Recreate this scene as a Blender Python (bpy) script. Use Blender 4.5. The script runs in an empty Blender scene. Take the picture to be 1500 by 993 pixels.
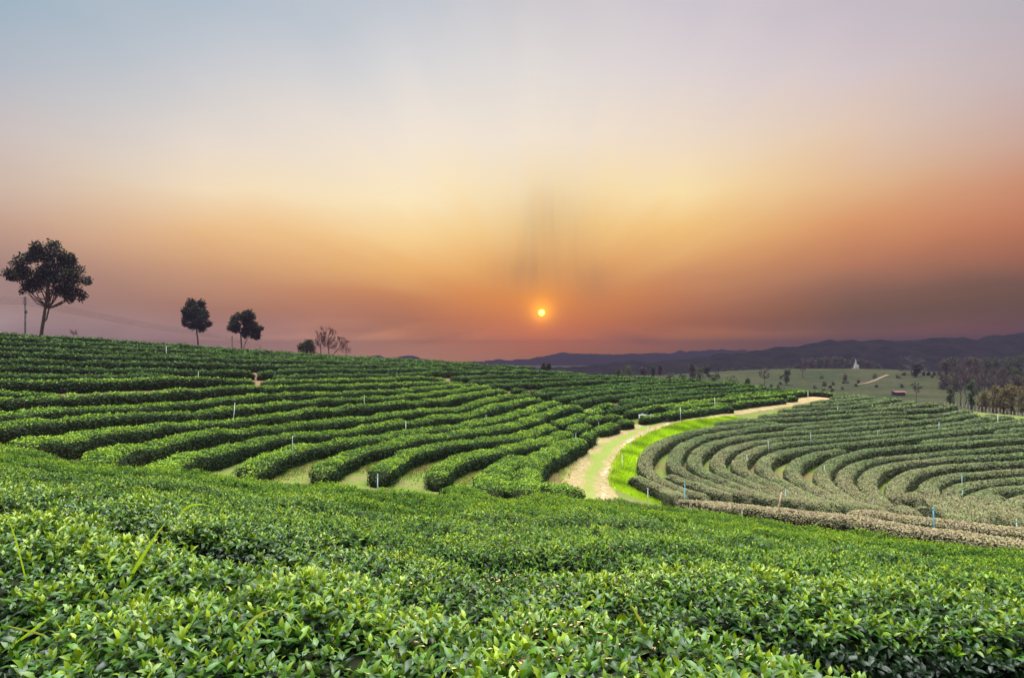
import bpy, math, random
import numpy as np
from mathutils import Vector
R = math.radians
rng = np.random.default_rng(7)
random.seed(7)
S = bpy.context.scene
COL = S.collection

# ------------------------------------------------------------------ camera
W0, H0, F, HOR = 1500.0, 993.0, 894.0, 525.0         # photo size, focal length in photo pixels, horizon row
cam = bpy.data.objects.new('camera', bpy.data.cameras.new('camera'))
COL.objects.link(cam)
cam.location = (0, 0, 0)
cam.rotation_euler = (R(90), 0, 0)
cam.data.sensor_width = 36.0
cam.data.lens = 36.0 * F / W0
cam.data.shift_y = (HOR - H0 / 2) / W0
cam.data.clip_start = 0.05
cam.data.clip_end = 12000
S.camera = cam

def pdir(u, v):
    return np.array([(u - 750.0) / F, 1.0, (HOR - v) / F])

# ------------------------------------------------------------------ exposure
S.view_settings.view_transform = 'Standard'
S.view_settings.look = 'None'
S.view_settings.exposure = 0.0
S.view_settings.gamma = 1.0
S.cycles.use_denoising = True
S.cycles.max_bounces = 6
S.cycles.diffuse_bounces = 2
S.cycles.glossy_bounces = 2
S.cycles.transmission_bounces = 4
S.cycles.volume_bounces = 0
S.cycles.transparent_max_bounces = 4
S.cycles.sample_clamp_indirect = 4.0

# ------------------------------------------------------------------ haze numbers (shared by sky and haze box)
HAZE_D, HAZE_TOP, HAZE_R = 0.0015, 46.0, 1650.0
HAZE_COL = (0.072, 0.062, 0.112)
HAZE_L = np.array([0.106, 0.090, 0.140])               # what the air itself adds, measured from a render

def lin(c):
    c = np.array(c, float) / 255.0
    return np.where(c <= 0.04045, c / 12.92, ((c + 0.055) / 1.055) ** 2.4)

# ------------------------------------------------------------------ sun and sky
SUN_D = pdir(793.5, 458.0); SUN_D /= np.linalg.norm(SUN_D)
SUN_EL = math.asin(SUN_D[2]); SUN_AZ = math.atan2(SUN_D[0], SUN_D[1])
sun = bpy.data.objects.new('sun', bpy.data.lights.new('sun', 'SUN'))
COL.objects.link(sun)
sun.data.energy = 2.0
sun.data.angle = R(5.0)
sun.data.color = (1.0, 0.66, 0.34)
sun.rotation_euler = Vector(tuple(-SUN_D)).to_track_quat('-Z', 'Y').to_euler()

ZENITH_FILL = 25.0
SKY = {   # photo column: [(row, sRGB)]
 0:    [(0,(158,178,194)),(100,(180,187,197)),(200,(203,192,190)),(270,(207,184,168)),(330,(196,160,142)),(400,(166,130,122)),(440,(160,130,130)),(480,(172,146,150)),(525,(160,134,140))],
 300:  [(0,(174,188,202)),(100,(200,202,207)),(200,(230,217,205)),(280,(241,219,186)),(340,(232,186,136)),(390,(210,154,114)),(440,(180,126,108)),(480,(170,130,128)),(525,(168,132,130))],
 600:  [(0,(194,199,208)),(100,(217,215,215)),(200,(240,227,212)),(290,(250,230,188)),(345,(246,208,146)),(395,(238,172,98)),(430,(214,134,84)),(465,(186,116,90)),(495,(180,120,103)),(525,(178,128,118))],
 790:  [(0,(206,202,206)),(100,(224,218,214)),(200,(240,226,208)),(270,(242,220,180)),(330,(236,200,140)),(390,(232,164,90)),(440,(228,134,62)),(480,(206,114,76)),(508,(180,108,88)),(530,(162,110,104))],
 1000: [(0,(206,198,206)),(100,(220,210,211)),(200,(237,218,197)),(280,(248,222,168)),(330,(240,194,126)),(380,(224,160,100)),(430,(196,122,86)),(470,(168,102,82)),(500,(150,102,92)),(530,(138,102,98))],
 1250: [(0,(197,187,196)),(100,(212,198,201)),(200,(224,198,177)),(270,(226,182,138)),(330,(214,150,106)),(380,(188,122,92)),(430,(138,98,88)),(465,(117,90,85)),(500,(114,90,88)),(530,(112,90,92))],
 1500: [(0,(186,179,187)),(100,(197,181,184)),(200,(203,168,153)),(270,(202,144,116)),(330,(190,124,96)),(380,(162,104,86)),(420,(122,90,86)),(460,(108,86,85)),(500,(108,86,87)),(530,(106,86,90))],
}
world = bpy.data.worlds.new('World'); S.world = world
world.use_nodes = True
wt = world.node_tree; wn = wt.nodes; wl = wt.links
wn.clear()
def N(tree, typ, **kw):
    n = tree.nodes.new(typ)
    for k, v in kw.items(): setattr(n, k, v)
    return n
def M(tree, op, a, b=None, c=None, clamp=False):
    n = tree.nodes.new('ShaderNodeMath'); n.operation = op; n.use_clamp = clamp
    for i, x in enumerate((a, b, c)):
        if x is None: continue
        if isinstance(x, (int, float)): n.inputs[i].default_value = x
        else: tree.links.new(x, n.inputs[i])
    return n.outputs[0]
def MR(tree, x, a, b, c, d, smooth=True):
    n = tree.nodes.new('ShaderNodeMapRange'); n.interpolation_type = 'SMOOTHSTEP' if smooth else 'LINEAR'
    tree.links.new(x, n.inputs[0])
    for i, q in enumerate((a, b, c, d)): n.inputs[1 + i].default_value = q
    return n.outputs[0]
def MIXC(tree, f, a, b, typ='MIX'):
    n = tree.nodes.new('ShaderNodeMix'); n.data_type = 'RGBA'; n.blend_type = typ
    for s, x in ((n.inputs[0], f), (n.inputs[6], a), (n.inputs[7], b)):
        if isinstance(x, (int, float)): s.default_value = x
        elif isinstance(x, (tuple, list)): s.default_value = tuple(x) + ((1.0,) if len(x) == 3 else ())
        else: tree.links.new(x, s)
    return n.outputs[2]
tc = N(wt, 'ShaderNodeTexCoord')
sep = N(wt, 'ShaderNodeSeparateXYZ'); wl.new(tc.outputs['Generated'], sep.inputs[0])
az = M(wt, 'ARCTAN2', sep.outputs[0], sep.outputs[1])
el = M(wt, 'ARCSINE', sep.outputs[2])
# slow cloud streaks that fan out from the sun: noise in polar coordinates about it
da = M(wt, 'SUBTRACT', az, SUN_AZ); de = M(wt, 'SUBTRACT', el, SUN_EL)
rad = M(wt, 'SQRT', M(wt, 'ADD', M(wt, 'MULTIPLY', da, da), M(wt, 'MULTIPLY', de, de)))
ang = M(wt, 'ARCTAN2', da, de)
cmb = N(wt, 'ShaderNodeCombineXYZ'); wl.new(M(wt, 'MULTIPLY', ang, 2.6), cmb.inputs[0]); wl.new(M(wt, 'MULTIPLY', rad, 1.6), cmb.inputs[1])
nz = N(wt, 'ShaderNodeTexNoise'); wl.new(cmb.outputs[0], nz.inputs['Vector']); nz.inputs['Scale'].default_value = 1.7; nz.inputs['Detail'].default_value = 3.0
streak = M(wt, 'SUBTRACT', nz.outputs[0], 0.5)
elw = M(wt, 'ADD', el, M(wt, 'MULTIPLY', M(wt, 'MULTIPLY', streak, MR(wt, rad, 0.03, 0.25, 0.0, 1.0)), 0.065))
E0, E1 = -8.0, 92.0
pos = M(wt, 'DIVIDE', M(wt, 'ADD', elw, R(-E0)), R(E1 - E0), clamp=True)
TOPCOL = (0.60, 0.60, 0.60)
def path_T(e):
    L = min(HAZE_R * 0.97, HAZE_TOP / max(math.sin(e), 1e-4))
    return math.exp(-HAZE_D * L)
cols = sorted(SKY)
ramps = []
for u in cols:
    rp = N(wt, 'ShaderNodeValToRGB'); cr = rp.color_ramp; cr.interpolation = 'B_SPLINE' if False else 'EASE'
    cr.interpolation = 'LINEAR'
    stops = []
    tv_ = [q_[0] for q_ in SKY[u]]; tc_ = np.array([q_[1] for q_ in SKY[u]], float)
    fine = sorted(set(tv_) | {int(x_) for x_ in np.linspace(395, 524, 19)})
    for v in fine:
        c = np.array([np.interp(v, tv_, tc_[:, i_]) for i_ in range(3)])
        k_ = 0.15 * min(max((v - 340) / 60.0, 0), 1); c = c * (1 - k_) + (c @ np.array([.3, .6, .1])) * k_
        d = pdir(u, v); e = math.asin(d[2] / np.linalg.norm(d))
        T = path_T(e)
        q = np.maximum((lin(c) - HAZE_L * (1 - T)) / T, 0.012)
        stops.append(((math.degrees(e) - E0) / (E1 - E0), q))
    top = max(s[0] for s in stops)
    stops.append((top + 0.14, np.array(TOPCOL))); stops.append((0.0, stops[-2][1] * 0.7 if False else lin(SKY[u][-1][1]) * 0.8))
    stops.sort(key=lambda s: s[0])
    while len(cr.elements) < len(stops): cr.elements.new(0.5)
    for e_, (p, q) in zip(cr.elements, stops):
        e_.position = p
    for e_, (p, q) in zip(cr.elements, stops):
        e_.color = (*[float(x) for x in q], 1)
    wl.new(pos, rp.inputs[0]); ramps.append(rp.outputs[0])
azs = [math.atan2((u - 750) / F, 1.0) for u in cols]
skyc = ramps[0]
for i in range(1, len(cols)):
    skyc = MIXC(wt, MR(wt, az, azs[i - 1], azs[i], 0, 1, smooth=False), skyc, ramps[i])
# behind the camera the sky is dim and blue grey
back = MR(wt, M(wt, 'ABSOLUTE', az), R(55), R(110), 0, 1)
backc = MIXC(wt, MR(wt, el, R(0), R(50), 0, 1), (0.09, 0.09, 0.11), (0.34, 0.34, 0.36))
skyc = MIXC(wt, back, skyc, backc)
# added fill: unseen high sky above the frame, boosted to light the tea
zb = MR(wt, el, R(36), R(80), 1.0, ZENITH_FILL)
skyc = MIXC(wt, 1.0, skyc, zb, 'MULTIPLY')
# the dark smudge of smoke above the sun
def gauss(a0, e0, wa, we):
    x = M(wt, 'DIVIDE', M(wt, 'SUBTRACT', az, a0), wa); y = M(wt, 'DIVIDE', M(wt, 'SUBTRACT', el, e0), we)
    s = M(wt, 'ADD', M(wt, 'MULTIPLY', x, x), M(wt, 'MULTIPLY', y, y))
    return M(wt, 'EXPONENT', M(wt, 'MULTIPLY', s, -1.0))
def ae(u, v):
    d = pdir(u, v); return math.atan2(d[0], d[1]), math.asin(d[2] / np.linalg.norm(d))
cm2 = N(wt, 'ShaderNodeCombineXYZ'); wl.new(M(wt, 'MULTIPLY', da, 60.0), cm2.inputs[0]); wl.new(M(wt, 'MULTIPLY', de, 5.0), cm2.inputs[1])
nz2 = N(wt, 'ShaderNodeTexNoise'); wl.new(cm2.outputs[0], nz2.inputs['Vector']); nz2.inputs['Scale'].default_value = 1.0; nz2.inputs['Detail'].default_value = 2.0
fib = MR(wt, nz2.outputs[0], 0.3, 0.7, 0.62, 1.0)
for (u, v, wu, wv, k, f) in ((799, 312, 34, 46, 0.13, True), (794, 350, 52, 46, 0.17, True), (772, 398, 54, 30, 0.36, True), (868, 414, 30, 30, 0.14, True), (845, 345, 34, 80, 0.08, True), (868, 415, 34, 34, 0.16, False), (570, 462, 70, 34, 0.14, False), (690, 330, 150, 30, -0.04, False)):
    a0, e0 = ae(u, v)
    g = M(wt, 'MULTIPLY', gauss(a0, e0, wu / F, wv / F), k)
    if f: g = M(wt, 'MULTIPLY', g, fib)
    skyc = MIXC(wt, g, skyc, (0.33, 0.20, 0.13)) if k > 0 else skyc
# glow and disc of the low sun
vd = N(wt, 'ShaderNodeVectorMath', operation='DOT_PRODUCT'); wl.new(tc.outputs['Generated'], vd.inputs[0]); vd.inputs[1].default_value = tuple(SUN_D)
sa = M(wt, 'ARCCOSINE', M(wt, 'MINIMUM', vd.outputs['Value'], 1.0))
def addc(base, fac, c):
    n = MIXC(wt, 1.0, c, fac, 'MULTIPLY'); return MIXC(wt, 1.0, base, n, 'ADD')
g1 = M(wt, 'EXPONENT', M(wt, 'MULTIPLY', sa, -1.0 / 0.0105))
g2 = M(wt, 'EXPONENT', M(wt, 'MULTIPLY', sa, -1.0 / 0.075))
skyc = addc(skyc, g2, (0.08, 0.012, 0.0))
skyc = addc(skyc, g1, (3.6, 1.5, 0.0))
disc = MR(wt, sa, 0.0036, 0.0060, 1.0, 0.0)
skyc = addc(skyc, disc, (10.0, 6.4, 1.1))
bg1 = N(wt, 'ShaderNodeBackground'); wl.new(skyc, bg1.inputs[0]); bg1.inputs[1].default_value = 1.0
st = N(wt, 'ShaderNodeTexSky'); st.sky_type = 'NISHITA'; st.sun_disc = False
st.sun_elevation = SUN_EL; st.sun_rotation = SUN_AZ
bg2 = N(wt, 'ShaderNodeBackground'); wl.new(st.outputs[0], bg2.inputs[0]); bg2.inputs[1].default_value = 0.0015
ads = N(wt, 'ShaderNodeAddShader'); wl.new(bg1.outputs[0], ads.inputs[0]); wl.new(bg2.outputs[0], ads.inputs[1])
wo = N(wt, 'ShaderNodeOutputWorld'); wl.new(ads.outputs[0], wo.inputs[0])
world.cycles.sampling_method = 'MANUAL'; world.cycles.sample_map_resolution = 1024

# ------------------------------------------------------------------ helpers
def link(o, parent=None):
    COL.objects.link(o)
    if parent is not None: o.parent = parent
    return o
def tag(o, label=None, cat=None, group=None, kind=None):
    if label: o['label'] = label
    if cat: o['category'] = cat
    if group: o['group'] = group
    if kind: o['kind'] = kind
    return o
def empty(name, loc):
    o = bpy.data.objects.new(name, None); o.location = tuple(float(x) for x in loc); o.empty_display_size = 0.3
    return link(o)
def tri_mesh(name, V, T, mat, col=None, smooth=False, parent=None, loc=None):
    V = np.asarray(V, np.float32); T = np.asarray(T, np.int32)
    if loc is not None: V = V - np.asarray(loc, np.float32)
    me = bpy.data.meshes.new(name)
    k = T.shape[1]
    me.vertices.add(len(V)); me.vertices.foreach_set('co', V.ravel())
    me.loops.add(T.size); me.loops.foreach_set('vertex_index', T.ravel())
    me.polygons.add(len(T)); me.polygons.foreach_set('loop_start', np.arange(0, T.size, k, dtype=np.int32))
    if smooth: me.polygons.foreach_set('use_smooth', np.ones(len(T), bool))
    if col is not None:
        a = me.color_attributes.new('Col', 'FLOAT_COLOR', 'POINT')
        c4 = np.ones((len(V), 4), np.float32); c4[:, :3] = col
        a.data.foreach_set('color', c4.ravel())
    me.update(calc_edges=True)
    if mat: me.materials.append(mat)
    o = bpy.data.objects.new(name, me)
    return link(o, parent)

class MB:
    """collects tubes and boxes for ONE mesh"""
    def __init__(s): s.V = []; s.F = []; s.n = 0
    def add(s, V, Fc):
        s.V.append(np.asarray(V, float)); s.F += [tuple(i + s.n for i in f) for f in Fc]; s.n += len(V)
    def tube(s, pts, rad, seg=7, cap=True):
        P = np.asarray(pts, float); n = len(P)
        r = np.broadcast_to(np.asarray(rad, float), (n,))
        V = []
        for i in range(n):
            t = P[min(i + 1, n - 1)] - P[max(i - 1, 0)]; t /= np.linalg.norm(t) + 1e-9
            a = np.cross(t, (0.0, 1.0, 0.0) if abs(t[1]) < 0.9 else (1.0, 0, 0)); a /= np.linalg.norm(a); b = np.cross(t, a)
            for k in range(seg):
                q = 2 * math.pi * k / seg
                V.append(P[i] + r[i] * (math.cos(q) * a + math.sin(q) * b))
        Fc = [(i * seg + k, i * seg + (k + 1) % seg, (i + 1) * seg + (k + 1) % seg, (i + 1) * seg + k) for i in range(n - 1) for k in range(seg)]
        if cap: Fc += [tuple(range(seg))[::-1], tuple((n - 1) * seg + k for k in range(seg))]
        s.add(V, Fc)
    def box(s, c, size):
        c = np.asarray(c, float); h = np.asarray(size, float) / 2
        V = [c + h * np.array(q) for q in ((-1,-1,-1),(1,-1,-1),(1,1,-1),(-1,1,-1),(-1,-1,1),(1,-1,1),(1,1,1),(-1,1,1))]
        s.add(V, [(0,3,2,1),(4,5,6,7),(0,1,5,4),(1,2,6,5),(2,3,7,6),(3,0,4,7)])
    def lathe(s, c, prof, seg=16):
        c = np.asarray(c, float)
        V = [c + np.array((r * math.cos(2*math.pi*k/seg), r * math.sin(2*math.pi*k/seg), z)) for r, z in prof for k in range(seg)]
        n = len(prof)
        Fc = [(i*seg+k, i*seg+(k+1)%seg, (i+1)*seg+(k+1)%seg, (i+1)*seg+k) for i in range(n-1) for k in range(seg)]
        Fc += [tuple(range(seg))[::-1], tuple((n-1)*seg+k for k in range(seg))]
        s.add(V, Fc)
    def build(s, name, mat, parent=None, loc=(0, 0, 0), smooth=True):
        V = np.concatenate(s.V) - np.asarray(loc, float)
        me = bpy.data.meshes.new(name); me.from_pydata(V.tolist(), [], s.F); me.update()
        if smooth: me.polygons.foreach_set('use_smooth', np.ones(len(me.polygons), bool))
        me.materials.append(mat)
        o = bpy.data.objects.new(name, me)
        if parent is None: o.location = tuple(float(x) for x in loc)
        return link(o, parent)

# ------------------------------------------------------------------ terrain
TOP = 0.80                                           # height of a clipped tea hedge above its ground
CTRL = [(0,993,2.3),(375,993,2.3),(750,993,2.3),(1125,993,2.3),(1500,993,2.3),
 (0,740,5.3),(0,700,8.5),(0,672,12),(0,650,16.5),(0,617,22),(0,590,26.5),(0,560,32),(0,530,40),(0,510,47),(0,494,54),(0,484,60),
 (375,760,5.9),(375,725,9.5),(375,705,14),(375,690,18.5),(375,655,24),(375,610,31),(375,570,40),(375,545,48),(375,526,57),(375,512,66),
 (750,850,4.2),(750,775,8),(750,740,12.5),(750,722,17),(750,712,20),(750,680,25.5),(750,640,32.5),(750,600,42),(750,570,53),(750,550,65),(750,536,77),
 (1000,740,18.5),(1000,775,8.6),(1000,600,53),(1000,578,64),(1000,560,75),(1000,551,82),
 (1180,572,75),(900,690,29),(900,650,38),(900,620,46),
 (925,705,29.5),(1000,650,41),(1050,618,51),(1215,578,71),
 (1200,740,24.5),(1200,700,32),(1200,660,41.5),(1200,625,53),(1350,750,24),(1350,700,32.5),(1350,650,44),(1350,610,57.5),(1350,586,70),
 (1500,775,20),(1500,740,26),(1500,700,32.5),(1500,650,44),(1500,620,55),(1500,605,63),
 (1190,772,14.5),(1190,800,9),(1500,806,11.5),(1500,845,7.2),(1340,788,12.6)]
pts, zs = [], []
for u, v, Y in CTRL:
    d = pdir(u, v) * Y; pts.append(d[:2]); zs.append(d[2] - TOP)
EXTRA = [(-8,-4,-2.0),(0,-5,-2.0),(8,-5,-2.3),(-20,0,-1.9),(-30,10,-1.4),(16,2,-3.4),(25,8,-5.2),(38,18,-7.0),(55,35,-7.6),(70,55,-7.4),
 (-60,40,1.2),(-45,20,-.6),(-58,72,2.2),(-46,84,1.0),(-28,84,-.4),(-5,92,-1.8),(16,98,-3.6),(34,92,-5.0),(-75,60,3.0),(60,72,-6.9),(66,80,-9.0),(56,92,-8.4),(-70,110,0.5),(-30,125,-5),(10,135,-7.5),(50,120,-9.5),(80,80,-10.5),(85,50,-9)]
for x, y, z in EXTRA: pts.append((x, y)); zs.append(z)
P = np.array(pts, float); Z = np.array(zs, float)
def tps_U(r2): return 0.5 * r2 * np.log(r2 + 1e-9)
def tps_fit(P, Z, reg=0.6):
    n = len(P); r2 = ((P[:, None] - P[None]) ** 2).sum(-1)
    K = tps_U(r2) + np.eye(n) * reg
    Q = np.c_[np.ones(n), P]
    A = np.zeros((n + 3, n + 3)); A[:n, :n] = K; A[:n, n:] = Q; A[n:, :n] = Q.T
    return np.linalg.solve(A, np.r_[Z, 0, 0, 0])
TP = tps_fit(P, Z)
def vnoise(x, y, s=1.0, seed=0):
    """smooth value noise in -1..1"""
    x = np.asarray(x, float) / s; y = np.asarray(y, float) / s
    xi = np.floor(x).astype(np.int64); yi = np.floor(y).astype(np.int64); fx = x - xi; fy = y - yi
    fx = fx * fx * (3 - 2 * fx); fy = fy * fy * (3 - 2 * fy)
    def h(a, b):
        q = np.sin(a * 127.1 + b * 311.7 + seed * 74.7) * 43758.5453
        return (q - np.floor(q)) * 2 - 1
    return (h(xi, yi) * (1 - fx) + h(xi + 1, yi) * fx) * (1 - fy) + (h(xi, yi + 1) * (1 - fx) + h(xi + 1, yi + 1) * fx) * fy
def mound(x, y, cx, cy, rx, ry, h):
    return h * np.exp(-(((x - cx) / rx) ** 2 + ((y - cy) / ry) ** 2))
def ground(x, y):
    x = np.asarray(x, float); y = np.asarray(y, float); shp = x.shape
    X = x.ravel(); Yv = y.ravel(); out = np.empty(len(X))
    for i in range(0, len(X), 20000):
        sl = slice(i, i + 20000)
        r2 = (X[sl, None] - P[None, :, 0]) ** 2 + (Yv[sl, None] - P[None, :, 1]) ** 2
        out[sl] = tps_U(r2) @ TP[:-3] + TP[-3] + TP[-2] * X[sl] + TP[-1] * Yv[sl]
    far = -13.0 + 0.5 * vnoise(X, Yv, 40, 3) + mound(X, Yv, 172, 310, 85, 70, 7.6) + mound(X, Yv, -95, 210, 75, 110, 11.0) + mound(X, Yv, 90, 300, 60, 60, 2.5) + mound(X, Yv, 270, 190, 90, 60, 3.0)
    # the fitted hill country gives way to the plain outside an ellipse
    q = np.sqrt(((X + 5) / 88.0) ** 2 + ((Yv - 52) / 85.0) ** 2)
    w = np.clip((q - 0.80) / 0.62, 0, 1); w = w * w * (3 - 2 * w)
    return (np.clip(out, -20, 12) * (1 - w) + far * w).reshape(shp)

def hit(u, v, h=TOP, y0=1.2, y1=120.0):
    """point where the sight line of photo pixel (u, v) meets the hedge-top (h) or ground (0) surface"""
    d = pdir(u, v); ys = np.concatenate([np.arange(y0, 20, 0.1), np.arange(20, y1, 0.25)])
    g = d[2] * ys - (ground(d[0] * ys, ys) + h)
    neg = np.where(g < 0)[0]
    if len(neg) and neg[0] > 0:
        i = neg[0]; t = g[i - 1] / (g[i - 1] - g[i]); Y = ys[i - 1] + t * (ys[i] - ys[i - 1])
    else:
        sel = ys > 30; Y = ys[sel][np.argmin(g[sel])]
    return np.array([d[0] * Y, Y])
def hits(px, h=TOP, **k): return np.array([hit(u, v, h, **k) for u, v in px])
def gp(x, y): return np.array([x, y, float(ground(np.array([x]), np.array([y]))[0])])

def resample(P2, step):
    P2 = np.asarray(P2, float)
    # Catmull-Rom then even spacing
    n = len(P2); Q = np.vstack([2 * P2[0] - P2[1], P2, 2 * P2[-1] - P2[-2]])
    out = []
    for i in range(1, n):
        p0, p1, p2, p3 = Q[i - 1], Q[i], Q[i + 1], Q[i + 2]
        for t in np.linspace(0, 1, 12, endpoint=False):
            out.append(0.5 * ((2 * p1) + (p2 - p0) * t + (2 * p0 - 5 * p1 + 4 * p2 - p3) * t * t + (3 * p1 - p0 - 3 * p2 + p3) * t ** 3))
    out.append(P2[-1]); out = np.array(out)
    L = np.r_[0, np.cumsum(np.linalg.norm(np.diff(out, axis=0), axis=1))]
    m = max(4, int(L[-1] / step) + 1)
    s = np.linspace(0, L[-1], m)
    return np.c_[np.interp(s, L, out[:, 0]), np.interp(s, L, out[:, 1])]
def smooth1(a, k):
    if len(a) < 4 or k < 1: return a
    a = a.copy()
    for _ in range(k):
        a[1:-1] = 0.25 * a[:-2] + 0.5 * a[1:-1] + 0.25 * a[2:]
    return a

# ------------------------------------------------------------------ materials
def mat_new(name):
    m = bpy.data.materials.new(name); m.use_nodes = True
    t = m.node_tree; t.nodes.clear()
    out = N(t, 'ShaderNodeOutputMaterial'); b = N(t, 'ShaderNodeBsdfPrincipled')
    t.links.new(b.outputs[0], out.inputs[0])
    return m, t, b, out
def mat_leaf(name, rough=0.42, trans=0.28, spec=0.5, var=0.25):
    m, t, b, out = mat_new(name)
    at = N(t, 'ShaderNodeAttribute', attribute_name='Col')
    ge = N(t, 'ShaderNodeNewGeometry')
    vr = MR(t, ge.outputs['Random Per Island'], 0, 1, 1 - var, 1 + var, smooth=False)
    c = MIXC(t, 1.0, at.outputs[0], vr, 'MULTIPLY')
    t.links.new(c, b.inputs['Base Color']); b.inputs['Roughness'].default_value = rough
    b.inputs['Specular IOR Level'].default_value = spec
    tr = N(t, 'ShaderNodeBsdfTranslucent')
    ct = MIXC(t, 1.0, c, (1.5, 1.35, 0.5), 'MULTIPLY'); t.links.new(ct, tr.inputs[0])
    mx = N(t, 'ShaderNodeMixShader'); mx.inputs[0].default_value = trans
    t.links.new(b.outputs[0], mx.inputs[1]); t.links.new(tr.outputs[0], mx.inputs[2]); t.links.new(mx.outputs[0], out.inputs[0])
    return m
def mat_plain(name, c1, c2=None, scale=6.0, rough=0.8, bump=0.0, spec=0.3):
    m, t, b, out = mat_new(name)
    b.inputs['Roughness'].default_value = rough; b.inputs['Specular IOR Level'].default_value = spec
    co = N(t, 'ShaderNodeTexCoord')
    n = N(t, 'ShaderNodeTexNoise'); t.links.new(co.outputs['Object'], n.inputs['Vector']); n.inputs['Scale'].default_value = scale; n.inputs['Detail'].default_value = 5
    c = MIXC(t, MR(t, n.outputs[0], 0.3, 0.7, 0, 1), tuple(c1), tuple(c2 or c1))
    t.links.new(c, b.inputs['Base Color'])
    if bump:
        bp = N(t, 'ShaderNodeBump'); bp.inputs['Strength'].default_value = bump; bp.inputs['Distance'].default_value = 0.05
        t.links.new(n.outputs[0], bp.inputs['Height']); t.links.new(bp.outputs[0], b.inputs['Normal'])
    return m
LEAF = mat_leaf('tea_leaf', rough=0.33, spec=0.46, trans=0.17)
LEAFH = mat_leaf('hedge_leaf', rough=0.55, spec=0.16, trans=0.17)
LEAFM = mat_leaf('mid_leaf', rough=0.43, spec=0.30, trans=0.17)
LEAFR = mat_leaf('clipped_tea_leaf', rough=0.65, trans=0.12, spec=0.22)
TREELEAF = mat_leaf('tree_leaf', rough=0.6, trans=0.22, spec=0.25)
BLADE = mat_leaf('grass_blade_green', rough=0.5, trans=0.4, spec=0.3, var=0.15)
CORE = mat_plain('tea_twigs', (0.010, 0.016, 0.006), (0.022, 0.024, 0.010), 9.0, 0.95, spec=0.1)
BARK = mat_plain('bark', (0.05, 0.042, 0.035), (0.10, 0.085, 0.07), 5.0, 0.95, 0.4, spec=0.1)
TWIG = mat_plain('bare_twig_bark', (0.10, 0.085, 0.08), (0.16, 0.135, 0.12), 3.0, 0.95, spec=0.1)

# ground: soil, dry grass and fresh grass mixed by painted zones with noisy borders
def mat_ground():
    m, t, b, out = mat_new('soil_and_grass')
    at = N(t, 'ShaderNodeAttribute', attribute_name='Col')
    sp = N(t, 'ShaderNodeSeparateColor'); t.links.new(at.outputs[0], sp.inputs[0])
    co = N(t, 'ShaderNodeTexCoord')
    def nz(s, d=6):
        n = N(t, 'ShaderNodeTexNoise'); t.links.new(co.outputs['Object'], n.inputs['Vector']); n.inputs['Scale'].default_value = s; n.inputs['Detail'].default_value = d; return n.outputs[0]
    n1, n2, n3 = nz(0.9), nz(5.0), nz(24.0)
    soil = MIXC(t, n2, (0.10, 0.062, 0.034), (0.25, 0.165, 0.09))
    grass = MIXC(t, MR(t, n3, 0.3, 0.7, 0, 1), (0.08, 0.14, 0.02), (0.17, 0.22, 0.045))
    dry = MIXC(t, MR(t, n2, 0.3, 0.7, 0, 1), (0.12, 0.165, 0.034), (0.21, 0.20, 0.068))
    fresh = MIXC(t, MR(t, n3, 0.3, 0.7, 0, 1), (0.26, 0.46, 0.010), (0.44, 0.64, 0.015))
    base = MIXC(t, MR(t, n1, 0.38, 0.62, 0, 1), grass, dry)
    def edge(ch, k=0.5):
        s = M(t, 'ADD', ch, M(t, 'MULTIPLY', M(t, 'SUBTRACT', n2, 0.5), k)); s = M(t, 'ADD', s, M(t, 'MULTIPLY', M(t, 'SUBTRACT', n1, 0.5), k)); return MR(t, s, 0.35, 0.65, 0, 1)
    c = MIXC(t, edge(sp.outputs[0], 0.9), base, soil)
    fresh = MIXC(t, MR(t, nz(2.2), 0.42, 0.62, 0, 1), fresh, MIXC(t, n3, (0.13, 0.22, 0.02), (0.26, 0.30, 0.06)))
    c = MIXC(t, edge(sp.outputs[1], 1.1), c, fresh)
    farc = MIXC(t, MR(t, M(t, 'ADD', M(t, 'MULTIPLY', nz(0.06), 0.5), M(t, 'MULTIPLY', nz(0.6), 0.5)), 0.40, 0.60, 0, 1), (0.026, 0.042, 0.014), (0.062, 0.062, 0.026))
    c = MIXC(t, sp.outputs[2], c, farc)
    t.links.new(c, b.inputs['Base Color']); b.inputs['Roughness'].default_value = 0.95; b.inputs['Specular IOR Level'].default_value = 0.1
    bp = N(t, 'ShaderNodeBump'); bp.inputs['Strength'].default_value = 0.6; bp.inputs['Distance'].default_value = 0.06
    t.links.new(M(t, 'ADD', n2, n3), bp.inputs['Height']); t.links.new(bp.outputs[0], b.inputs['Normal'])
    return m
GROUND = mat_ground()

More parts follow.
